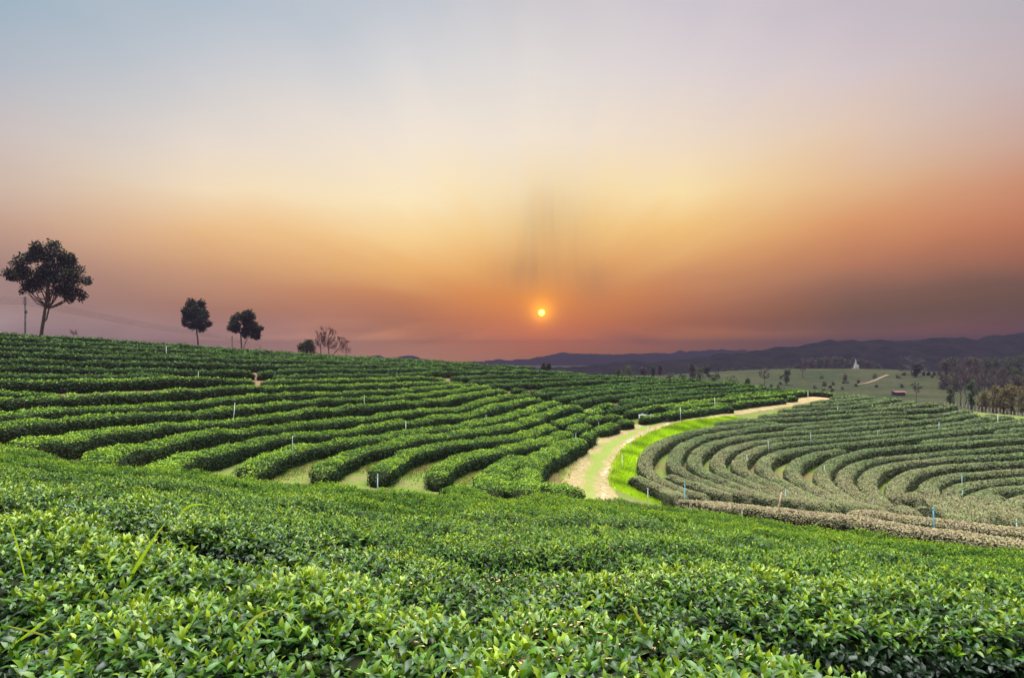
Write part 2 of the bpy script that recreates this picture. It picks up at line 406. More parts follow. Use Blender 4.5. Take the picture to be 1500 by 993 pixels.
# ------------------------------------------------------------------ ground sheet
def axis(a, b, step, lo, hi):
    mid = np.arange(a, b + 1e-6, step); g = []
    s, x = step, b
    while x < hi: s *= 1.16; x += s; g.append(min(x, hi))
    h = []; s, x = step, a
    while x > lo: s *= 1.16; x -= s; h.append(max(x, lo))
    return np.r_[h[::-1], mid, g]
gx = axis(-32, 66, 0.42, -1550, 1550); gy = axis(0, 84, 0.42, -1550, 1550)
GXX, GYY = np.meshgrid(gx, gy)
GZ = ground(GXX, GYY) + 0.03 * vnoise(GXX, GYY, 0.9, 5) * (np.hypot(GXX, GYY) < 120)
def gz_grid(x, y):
    """height of the ground sheet itself (bilinear on its grid)"""
    x = np.atleast_1d(np.asarray(x, float)); y = np.atleast_1d(np.asarray(y, float))
    i = np.clip(np.searchsorted(gx, x) - 1, 0, len(gx) - 2); j = np.clip(np.searchsorted(gy, y) - 1, 0, len(gy) - 2)
    fx = (x - gx[i]) / (gx[i + 1] - gx[i]); fy = (y - gy[j]) / (gy[j + 1] - gy[j])
    return (GZ[j, i] * (1 - fx) + GZ[j, i + 1] * fx) * (1 - fy) + (GZ[j + 1, i] * (1 - fx) + GZ[j + 1, i + 1] * fx) * fy
def dist_poly(x, y, PL):
    d = np.full(x.shape, 1e9)
    for a, b in zip(PL[:-1], PL[1:]):
        ab = b - a; L = ab @ ab + 1e-9
        t = np.clip(((x - a[0]) * ab[0] + (y - a[1]) * ab[1]) / L, 0, 1)
        d = np.minimum(d, np.hypot(x - a[0] - t * ab[0], y - a[1] - t * ab[1]))
    return d
ROAD_PX = [(852,740),(862,718),(866,697),(880,668),(912,642),(958,622),(1020,610),(1090,601),(1145,593),(1185,585),(1212,579)]
ROAD = resample(hits(ROAD_PX, 0.0), 0.35)
FRESH = resample(hits([(1004,742),(960,733),(915,716),(898,694),(908,668),(930,647),(965,632),(1010,622),(1070,612)], 0.0), 0.6)
TAN = [resample(hits(p, 0.0), 0.8) for p in ([(800,716),(815,690),(842,665),(880,640),(930,622)],[(1000,606),(1060,598),(1130,588)],[(420,690),(470,680)],[(520,682),(545,676)],[(590,690),(620,680)],[(748,705),(752,690)])]
near = (np.hypot(GXX, GYY) < 110)
dR = dist_poly(GXX, GYY, ROAD); dF = dist_poly(GXX, GYY, FRESH)
zone = np.zeros(GXX.shape + (3,))
zone[..., 0] = 0.30 * near
upper = near & ((GYY > 44) | (GXX < -11.5)) & (GXX < np.interp(GYY, ROAD[:, 1], ROAD[:, 0]) - 2.5)
zone[..., 0] = np.where(upper & ~((GXX > 1) & (GYY < 56)) | (near & (GYY < 17)), 0.95, zone[..., 0])
zone[..., 0] = np.maximum(zone[..., 0], 0.62 * np.exp(-(dR / 1.9) ** 2) * near)
for q in TAN: zone[..., 0] = np.maximum(zone[..., 0], 0.62 * np.exp(-(dist_poly(GXX, GYY, q) / 0.8) ** 2))
right = (GXX > 4.5) & (GYY > 14) & (dF > 1.2) & near & (dR > 2.0) & (GXX > 4.5 + 0.0 * GYY) & (GYY < 62)
zone[..., 0] = np.where(right & (GXX > np.interp(GYY, ROAD[:, 1], ROAD[:, 0]) + 1.2), 0.36 + 0.35 * vnoise(GXX, GYY, 2.5, 8), zone[..., 0])
zone[..., 1] = np.clip(1.25 - dF / 1.7, 0, 1) * near
zone[..., 2] = np.clip((np.hypot(GXX, GYY - 30) - 75) / 30, 0, 1)
nx, ny = len(gx), len(gy)
idx = np.arange(nx * ny).reshape(ny, nx)
Q = np.stack([idx[:-1, :-1], idx[:-1, 1:], idx[1:, 1:], idx[1:, :-1]], -1).reshape(-1, 4)
g_o = tri_mesh('ground', np.c_[GXX.ravel(), GYY.ravel(), GZ.ravel()], Q, GROUND, zone.reshape(-1, 3), smooth=True)
tag(g_o, 'plantation ground of soil and grass between the tea hedges', kind='structure')

# dirt road
def mat_road():
    m, t, b, out = mat_new('dirt_road')
    at = N(t, 'ShaderNodeAttribute', attribute_name='Col')
    sp = N(t, 'ShaderNodeSeparateColor'); t.links.new(at.outputs[0], sp.inputs[0])
    co = N(t, 'ShaderNodeTexCoord')
    def nz(s, d=6):
        n = N(t, 'ShaderNodeTexNoise'); t.links.new(co.outputs['Object'], n.inputs['Vector']); n.inputs['Scale'].default_value = s; n.inputs['Detail'].default_value = d; return n.outputs[0]
    n1, n2, n3 = nz(1.1), nz(4.0), nz(22.0)
    dirt = MIXC(t, MR(t, n2, 0.3, 0.7, 0, 1), (0.24, 0.18, 0.08), (0.37, 0.30, 0.15))
    pale = MIXC(t, n3, (0.40, 0.31, 0.19), (0.54, 0.44, 0.30))
    red = MIXC(t, n2, (0.42, 0.22, 0.10), (0.58, 0.34, 0.18))
    grs = MIXC(t, MR(t, n3, 0.3, 0.7, 0, 1), (0.12, 0.19, 0.028), (0.27, 0.32, 0.070))
    def edge(ch, k=1.25):
        s = M(t, 'ADD', ch, M(t, 'MULTIPLY', M(t, 'SUBTRACT', n2, 0.5), k)); s = M(t, 'ADD', s, M(t, 'MULTIPLY', M(t, 'SUBTRACT', n1, 0.5), k)); return MR(t, s, 0.35, 0.65, 0, 1)
    c = MIXC(t, edge(sp.outputs[0]), dirt, grs)
    c = MIXC(t, edge(sp.outputs[1]), c, pale)
    c = MIXC(t, sp.outputs[2], c, red)
    t.links.new(c, b.inputs['Base Color']); b.inputs['Roughness'].default_value = 0.95; b.inputs['Specular IOR Level'].default_value = 0.1
    bp = N(t, 'ShaderNodeBump'); bp.inputs['Strength'].default_value = 0.5; bp.inputs['Distance'].default_value = 0.05
    t.links.new(M(t, 'ADD', n2, n3), bp.inputs['Height']); t.links.new(bp.outputs[0], b.inputs['Normal'])
    return m
tg = np.gradient(ROAD, axis=0); tg /= np.linalg.norm(tg, axis=1)[:, None]; nr = np.c_[-tg[:, 1], tg[:, 0]]
NW = 15; sw = np.linspace(-1, 1, NW)
tt = np.linspace(0, 1, len(ROAD))
hw = 1.55 - 0.45 * np.clip((tt - 0.25) / 0.2, 0, 1) + 0.20 * vnoise(tt * 90, tt * 0, 1.0, 12) + 0.10 * vnoise(tt * 40, tt * 0, 1.0, 2) + 0.55 * np.clip((tt - 0.9) * 10, 0, 1)
RV = ROAD[:, None, :] + nr[:, None, :] * (sw[None, :] * hw[:, None])[..., None]
RV = RV + 0.0
RZ = gz_grid(RV[..., 0].ravel(), RV[..., 1].ravel()) + 0.02
rz = RZ.reshape(len(ROAD), NW)
rz[:, 0] -= 0.08; rz[:, -1] -= 0.08; rz[:, 1] -= 0.022 * (1 + vnoise(tt * 60, tt * 0, 1.0, 4)); rz[:, -2] -= 0.022 * (1 + vnoise(tt * 60, tt * 0, 1.0, 6))
rz -= 0.03 * (np.exp(-((sw - 0.45) / 0.16) ** 2) + np.exp(-((sw + 0.45) / 0.16) ** 2))[None] * 0.3
farr = np.clip((tt - 0.55) / 0.25, 0, 1)[:, None]
rc = np.zeros((len(ROAD), NW, 3))
mid = np.exp(-(sw / 0.20) ** 2)[None]; edg = np.clip((np.abs(sw) - 0.72) / 0.25, 0, 1)[None]
rc[..., 0] = np.maximum(0.46 * mid * (1 - farr), edg * 0.9 * (1 - 0.5 * farr)) + 0.30 * (1 - farr) * (np.abs(tt - 0.35) < 0.5)[:, None]
rc[..., 1] = (np.exp(-((sw + 0.42) / 0.13) ** 2) + 0.8 * np.exp(-((sw - 0.42) / 0.11) ** 2))[None] * (0.40 * (1 - 0.5 * farr) * (0.75 + 0.5 * vnoise(tt * 30, tt * 0, 1.0, 15)))[:, :] if False else (np.exp(-((sw + 0.42) / 0.15) ** 2) + 0.7 * np.exp(-((sw - 0.42) / 0.12) ** 2))[None] * (0.46 * (1 - 0.5 * farr)) * (0.9 + 0.5 * vnoise(tt * 30, tt * 0, 1.0, 15))[:, None]
rc[..., 2] = np.clip((tt - 0.86) / 0.1, 0, 1)[:, None] * (1 - edg)
ri = np.arange(len(ROAD) * NW).reshape(len(ROAD), NW)
RQ = np.stack([ri[:-1, :-1], ri[:-1, 1:], ri[1:, 1:], ri[1:, :-1]], -1).reshape(-1, 4)[:, ::-1]
r_o = tri_mesh('dirt_road', np.c_[RV.reshape(-1, 2), rz.ravel()], RQ, mat_road(), np.clip(rc.reshape(-1, 3), 0, 1), smooth=True)
tag(r_o, 'worn dirt track curving uphill between the two tea fields', kind='structure')

# ------------------------------------------------------------------ hills
def mat_hill():
    m, t, b, out = mat_new('wooded_hill')
    co = N(t, 'ShaderNodeTexCoord')
    n = N(t, 'ShaderNodeTexNoise'); t.links.new(co.outputs['Object'], n.inputs['Vector']); n.inputs['Scale'].default_value = 0.08; n.inputs['Detail'].default_value = 8; n.inputs['Roughness'].default_value = 0.7
    c = MIXC(t, MR(t, n.outputs[0], 0.35, 0.65, 0, 1), (0.005, 0.008, 0.006), (0.017, 0.019, 0.013))
    t.links.new(c, b.inputs['Base Color']); b.inputs['Roughness'].default_value = 1.0; b.inputs['Specular IOR Level'].default_value = 0.0
    bp = N(t, 'ShaderNodeBump'); bp.inputs['Strength'].default_value = 1.0; bp.inputs['Distance'].default_value = 4.0
    t.links.new(n.outputs[0], bp.inputs['Height']); t.links.new(bp.outputs[0], b.inputs['Normal'])
    return m
HILLM = mat_hill()
def ridge(prof, Y, depth, label, amp, seed):
    us = np.array([p[0] for p in prof], float); vs = np.array([p[1] for p in prof], float)
    n = int((us[-1] - us[0]) / 1.1); uu = np.linspace(us[0], us[-1], n); vv = np.interp(uu, us, vs); vv = smooth1(vv, 4)
    x = (uu - 750) / F * Y; zt = (HOR - vv) / F * Y
    zt = zt + amp * (0.45 * vnoise(x, x * 0, 14.0, seed) + 0.35 * vnoise(x, x * 0, 6.0, seed + 1) + 0.35 * np.abs(vnoise(x, x * 0, 3.2, seed + 2)))
    m = 30; s = np.linspace(-1, 1, m)
    V = np.zeros((m, n, 3))
    for k in range(m):
        w = 1 - abs(s[k]) ** 1.35
        yk = Y + s[k] * depth * (1.0 + 0.1 * np.sin(x / 90 + seed))
        gul = 0.16 * np.abs(vnoise(x + s[k] * 25, x * 0 + s[k] * 3, 55.0, seed + 5)) * (1 - w) * 2
        V[k, :, 0] = x; V[k, :, 1] = yk
        V[k, :, 2] = -16 + (zt + 16) * np.clip(w - gul * w, 0, 1) + (0 if k == m // 2 else amp * 0.5) * vnoise(x, yk, 7.0, seed + 9) * w
    ii = np.arange(m * n).reshape(m, n)
    q = np.stack([ii[:-1, :-1], ii[:-1, 1:], ii[1:, 1:], ii[1:, :-1]], -1).reshape(-1, 4)
    o = tri_mesh('hills', V.reshape(-1, 3), q, HILLM, smooth=True)
    tag(o, label, kind='structure')
ridge([(690,552),(750,543),(810,538),(862,536),(900,532),(960,530),(1000,527),(1030,524),(1062,518),(1100,515),(1130,509),(1160,508),(1180,505),(1200,502),(1236,498),(1290,499),(1344,500),(1365,496),(1389,493),(1425,496),(1443,497),(1449,493),(1500,488),(1620,480),(1760,486),(1900,505),(2060,540)], 540, 95, 'dark wooded ridge rising to the right behind the valley', 2.0, 11)
ridge([(660,545),(690,533),(720,527),(747,527),(786,525),(814,524),(828,521),(887,521),(930,521),(956,517),(986,520),(1005,518),(1014,514),(1060,512),(1100,514),(1200,512),(1300,512),(1500,520)], 1290, 150, 'paler second ridge of hills beyond the dark one', 3.2, 31)
ridge([(440,540),(520,528),(540,523),(555,521),(566,524),(580,524),(593,521),(607,522),(622,526),(660,531),(760,528),(812,519),(826,515.5),(840,518),(900,519),(985,517),(998,513),(1008,517),(1100,520)], 1490, 50, 'faint farthest hills on the horizon left of the sun', 2.0, 51)

# ------------------------------------------------------------------ leaves and hedges
def leaf_template(kind):
    if kind == 0:      # near: folded along the midrib and drooping, 8 triangles
        V = [(0,0,0),(-.40,.32,.07),(0,.32,.02),(.40,.32,.07),(-.33,.66,-.02),(0,.66,-.08),(.33,.66,-.02),(0,1,-.26)]
        T = [(0,2,1),(0,3,2),(1,2,5),(1,5,4),(2,3,6),(2,6,5),(4,5,7),(5,6,7)]
    elif kind == 1:
        V = [(0,0,0),(-.40,.48,.05),(0,.5,-.03),(.40,.48,.05),(0,1,-.20)]
        T = [(0,2,1),(0,3,2),(1,2,4),(2,3,4)]
    else:
        V = [(0,0,0),(-.42,.5,.04),(0,1,-.12),(.42,.5,.04)]
        T = [(0,3,1),(1,3,2)]
    return np.array(V, float), np.array(T, int)
TEMPL = [leaf_template(k) for k in range(3)]
def leaves(pos, dirs, nrm, size, col, kind, aspect=0.95):
    """leaf blades at pos, growing along dirs, upper side towards nrm; returns V, T, C"""
    tv, tt_ = TEMPL[kind]; n = len(pos)
    d = dirs / (np.linalg.norm(dirs, axis=1)[:, None] + 1e-9)
    x = np.cross(d, nrm); x /= np.linalg.norm(x, axis=1)[:, None] + 1e-9
    z = np.cross(x, d)
    V = pos[:, None] + size[:, None, None] * (tv[None, :, :1] * aspect * x[:, None] + tv[None, :, 1:2] * d[:, None] + tv[None, :, 2:] * z[:, None])
    T = tt_[None] + (np.arange(n) * len(tv))[:, None, None]
    C = np.repeat(col[:, None], len(tv), 1)
    return V.reshape(-1, 3), T.reshape(-1, 3), C.reshape(-1, 3)

def mixc(a, b, t): return np.asarray(a)[None] * (1 - t[:, None]) + np.asarray(b)[None] * t[:, None]
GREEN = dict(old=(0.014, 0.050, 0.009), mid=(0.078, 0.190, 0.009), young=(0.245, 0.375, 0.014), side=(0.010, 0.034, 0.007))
GREEN_DIMMED = dict(old=(0.014, 0.046, 0.008), mid=(0.038, 0.108, 0.008), young=(0.090, 0.185, 0.012), side=(0.011, 0.035, 0.008))  # same tea leaves, dimming of the upper slope painted into their colour
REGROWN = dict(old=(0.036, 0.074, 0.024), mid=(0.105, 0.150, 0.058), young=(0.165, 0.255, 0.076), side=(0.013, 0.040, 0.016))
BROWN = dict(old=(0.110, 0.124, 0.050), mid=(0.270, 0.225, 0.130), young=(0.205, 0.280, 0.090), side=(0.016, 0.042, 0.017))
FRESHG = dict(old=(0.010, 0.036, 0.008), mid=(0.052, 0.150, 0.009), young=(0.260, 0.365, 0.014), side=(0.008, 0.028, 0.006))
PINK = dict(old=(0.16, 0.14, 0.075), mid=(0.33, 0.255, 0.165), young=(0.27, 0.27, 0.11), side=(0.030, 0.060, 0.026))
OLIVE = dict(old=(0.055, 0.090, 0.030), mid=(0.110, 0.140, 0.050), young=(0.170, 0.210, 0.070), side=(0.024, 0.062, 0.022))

hedge_count = [0]
def hedge(C2, label, group, pal=GREEN, w=1.05, h=TOP, taper=True, bumps=1.0, dens=1.0, clump=0.0, w_arr=None, leafmin=0.075, mat=None, trim=False):
    """one clipped tea hedge along the ground curve C2: dark twiggy body inside, leaves all over it"""
    hedge_count[0] += 1; sd = hedge_count[0] * 13
    C2 = np.asarray(C2, float); n = len(C2)
    t = np.gradient(C2, axis=0); t = t / (np.linalg.norm(t, axis=1)[:, None] + 1e-9); nn = np.c_[-t[:, 1], t[:, 0]]
    L = np.r_[0, np.cumsum(np.linalg.norm(np.diff(C2, axis=0), axis=1))]; tot = L[-1]
    hw = np.full(n, w / 2) if w_arr is None else np.asarray(w_arr) / 2
    hw = hw * (1 + bumps * (0.11 * vnoise(L, L * 0, 1.3, sd) + 0.09 * vnoise(L, L * 0, 0.55, sd + 1)))
    hh = h * (1 + bumps * (0.09 * vnoise(L, L * 0, 1.5, sd + 2) + 0.06 * vnoise(L, L * 0, 0.6, sd + 3)))
    endf = np.ones(n)
    if taper:
        r = min(0.7, tot / 3); e = np.clip(np.minimum(L, tot - L) / r, 0, 1); endf = np.sqrt(np.clip(1 - (1 - e) ** 2, 0.0, 1)); endf = np.maximum(endf, 0.12)
    # closed rounded profile, from ground left over the top to ground right
    PR = np.array([(-.86,-.05),(-.97,.30),(-1.0,.62),(-.90,.84),(-.66,.96),(-.33,1.0),(0,1.015),(.33,1.0),(.66,.96),(.90,.84),(1.0,.62),(.97,.30),(.86,-.05)])
    m = len(PR)
    gzc = gz_grid(C2[:, 0], C2[:, 1])
    X = C2[:, None, :] + nn[:, None, :] * (PR[None, :, 0] * (hw * (0.25 + 0.75 * endf))[:, None])[..., None]
    gzv = gz_grid(X[..., 0].ravel(), X[..., 1].ravel()).reshape(n, m)
    Zb = gzv * 0.7 + gzc[:, None] * 0.3
    Zs = Zb + PR[None, :, 1] * (hh * (0.35 + 0.65 * endf))[:, None]
    Zs[:, 0] = np.minimum(Zs[:, 0], gzv[:, 0] - 0.04); Zs[:, -1] = np.minimum(Zs[:, -1], gzv[:, -1] - 0.04)
    SV = np.concatenate([X, Zs[..., None]], -1)
    dist = np.hypot(C2[:, 0], C2[:, 1])
    dmin = dist.min(); base = np.array([C2[n // 2, 0], C2[n // 2, 1], gzc[n // 2]])
    root = empty('tea_hedge', base); tag(root, label, 'hedge', group)
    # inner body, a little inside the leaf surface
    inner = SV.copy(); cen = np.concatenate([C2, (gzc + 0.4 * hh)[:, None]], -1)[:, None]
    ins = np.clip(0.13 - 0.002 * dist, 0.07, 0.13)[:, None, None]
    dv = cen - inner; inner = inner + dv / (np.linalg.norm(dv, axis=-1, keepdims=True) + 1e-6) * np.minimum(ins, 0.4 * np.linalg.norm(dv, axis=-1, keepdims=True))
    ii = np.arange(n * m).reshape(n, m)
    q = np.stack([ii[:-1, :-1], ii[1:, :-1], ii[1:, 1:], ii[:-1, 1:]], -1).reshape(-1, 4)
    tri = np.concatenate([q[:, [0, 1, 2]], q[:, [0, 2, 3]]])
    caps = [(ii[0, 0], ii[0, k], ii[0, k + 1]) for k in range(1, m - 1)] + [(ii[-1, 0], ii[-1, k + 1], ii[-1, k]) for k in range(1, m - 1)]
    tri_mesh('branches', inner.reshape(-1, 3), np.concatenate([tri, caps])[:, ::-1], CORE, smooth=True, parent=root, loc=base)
    # leaves scattered over the surface patches
    A = SV[:-1, :-1]; B = SV[1:, :-1]; Cc = SV[1:, 1:]; D = SV[:-1, 1:]
    nrm = np.cross(B - A, D - A); area = np.linalg.norm(nrm, axis=-1); nrm = nrm / (area[..., None] + 1e-9)
    nrm = nrm * np.sign((nrm * (A - cen[:-1])).sum(-1, keepdims=True) + 1e-9)
    dm = np.hypot(A[..., 0], A[..., 1])
    size = np.maximum(leafmin, (0.0027 if not trim else 0.0021) * dm)
    rho = dens * np.where(dm < 18, np.where(dm < 7, 2.5, 1.9), 3.0) / size ** 2
    cnt = rng.poisson(np.minimum(area * rho * (0.72 + 0.28 * np.clip(nrm[..., 2] * 2, 0, 1)), 4000)).ravel()
    nl = cnt.sum()
    if nl:
        k = np.repeat(np.arange(len(cnt)), cnt)
        a = rng.random(nl)[:, None]; b = rng.random(nl)[:, None]
        Af, Bf, Cf, Df = (q_.reshape(-1, 3)[k] for q_ in (A, B, Cc, D))
        pos = (Af * (1 - a) + Bf * a) * (1 - b) + (Df * (1 - a) + Cf * a) * b
        nf = nrm.reshape(-1, 3)[k]; sz = size.ravel()[k] * rng.uniform(0.7, 1.25, nl)
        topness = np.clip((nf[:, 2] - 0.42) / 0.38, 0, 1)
        dl = np.hypot(pos[:, 0], pos[:, 1])
        # uneven depth: tufts stand up, hollows sink in
        tuft = 0.5 * vnoise(pos[:, 0] + pos[:, 2], pos[:, 1], 0.22, sd + 4) + 0.5 * vnoise(pos[:, 0], pos[:, 1] - pos[:, 2], 0.55, sd + 6)
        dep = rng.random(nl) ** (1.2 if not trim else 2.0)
        jit = rng.normal(size=nl)
        ax = nf * 0.7 + np.array([0, 0, 0.75]) + rng.normal(size=(nl, 3)) * 0.25; ax /= np.linalg.norm(ax, axis=1)[:, None]
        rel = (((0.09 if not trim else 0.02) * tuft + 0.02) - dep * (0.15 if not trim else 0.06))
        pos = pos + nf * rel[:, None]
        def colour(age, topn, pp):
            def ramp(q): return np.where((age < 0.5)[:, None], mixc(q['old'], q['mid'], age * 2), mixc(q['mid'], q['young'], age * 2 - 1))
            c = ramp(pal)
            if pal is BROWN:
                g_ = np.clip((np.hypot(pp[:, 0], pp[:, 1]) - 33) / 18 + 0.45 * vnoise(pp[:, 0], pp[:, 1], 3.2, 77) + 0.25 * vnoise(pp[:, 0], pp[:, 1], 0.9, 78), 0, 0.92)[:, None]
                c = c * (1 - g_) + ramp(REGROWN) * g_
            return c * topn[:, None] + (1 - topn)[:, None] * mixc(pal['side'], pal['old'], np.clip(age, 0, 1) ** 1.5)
        Vs, Ts, Cs = [], [], []; off = 0
        NS = 6
        for kind, sel in ((0, dl < 7), (1, (dl >= 7) & (dl < 18)), (2, dl >= 18)):
            if sel.sum() == 0: continue
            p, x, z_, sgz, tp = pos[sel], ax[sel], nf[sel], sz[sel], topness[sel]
            if kind < 2:
                # shoots: a young bud on top and older leaves spiralling out and down below it
                r1 = np.cross(x, rng.normal(size=x.shape)); r1 /= np.linalg.norm(r1, axis=1)[:, None]; r2 = np.cross(x, r1)
                for j in range(NS):
                    ph = j * 2.4 + rng.normal(size=len(p)) * 0.35
                    tilt = np.radians(16 + j * 15 + rng.normal(size=len(p)) * 9)
                    hor = r1 * np.cos(ph)[:, None] + r2 * np.sin(ph)[:, None]
                    d = x * np.cos(tilt)[:, None] + hor * np.sin(tilt)[:, None]
                    up = x * np.sin(tilt)[:, None] - hor * np.cos(tilt)[:, None]
                    up = up + np.array([0, 0, 0.5]) * (j > 1)
                    s_ = sgz * (0.62, 0.80, 0.98, 1.08, 1.12, 1.10)[j] * rng.uniform(0.8, 1.15, len(p))
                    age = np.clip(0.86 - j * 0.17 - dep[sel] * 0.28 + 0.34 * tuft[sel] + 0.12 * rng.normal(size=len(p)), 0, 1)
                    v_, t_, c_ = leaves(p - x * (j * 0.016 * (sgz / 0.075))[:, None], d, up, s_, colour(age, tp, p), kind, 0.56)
                    Vs.append(v_); Ts.append(t_ + off); Cs.append(c_); off += len(v_)
            else:
                m_ = len(p)
                tang = rng.normal(size=(m_, 3)); tang -= (tang * z_).sum(1)[:, None] * z_; tang /= np.linalg.norm(tang, axis=1)[:, None] + 1e-9
                d = x * rng.uniform(0.1, 1.0, m_)[:, None] + tang * rng.uniform(0.6, 1.1, m_)[:, None]
                up = z_ * 0.8 + np.array([0, 0, 0.8]) + rng.normal(size=(m_, 3)) * 0.28
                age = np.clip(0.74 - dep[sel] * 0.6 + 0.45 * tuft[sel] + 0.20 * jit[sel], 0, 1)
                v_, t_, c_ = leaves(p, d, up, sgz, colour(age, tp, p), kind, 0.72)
                Vs.append(v_); Ts.append(t_ + off); Cs.append(c_); off += len(v_)
        V = np.concatenate(Vs); T = np.concatenate(Ts); C = np.concatenate(Cs)
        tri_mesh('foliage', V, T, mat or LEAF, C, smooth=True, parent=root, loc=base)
    return root

def side_shift(C2, s):
    """move a traced far edge of a hedge top towards the camera by s metres"""
    t = np.gradient(C2, axis=0); t = t / (np.linalg.norm(t, axis=1)[:, None] + 1e-9); nn = np.c_[-t[:, 1], t[:, 0]]
    sgn = -np.sign((nn * C2).sum(1)); sgn = np.where(sgn == 0, 1, sgn)
    return C2 + nn * (sgn * s)[:, None]
def trace(px, edge=0.0, step=0.30, sm=3, h=TOP):
    C = hits(px, h)
    C = resample(C, step); C = smooth1(C, sm * 4)
    if edge: C = side_shift(C, edge)
    return smooth1(C, 6)
def stepfor(px):
    return 0.32

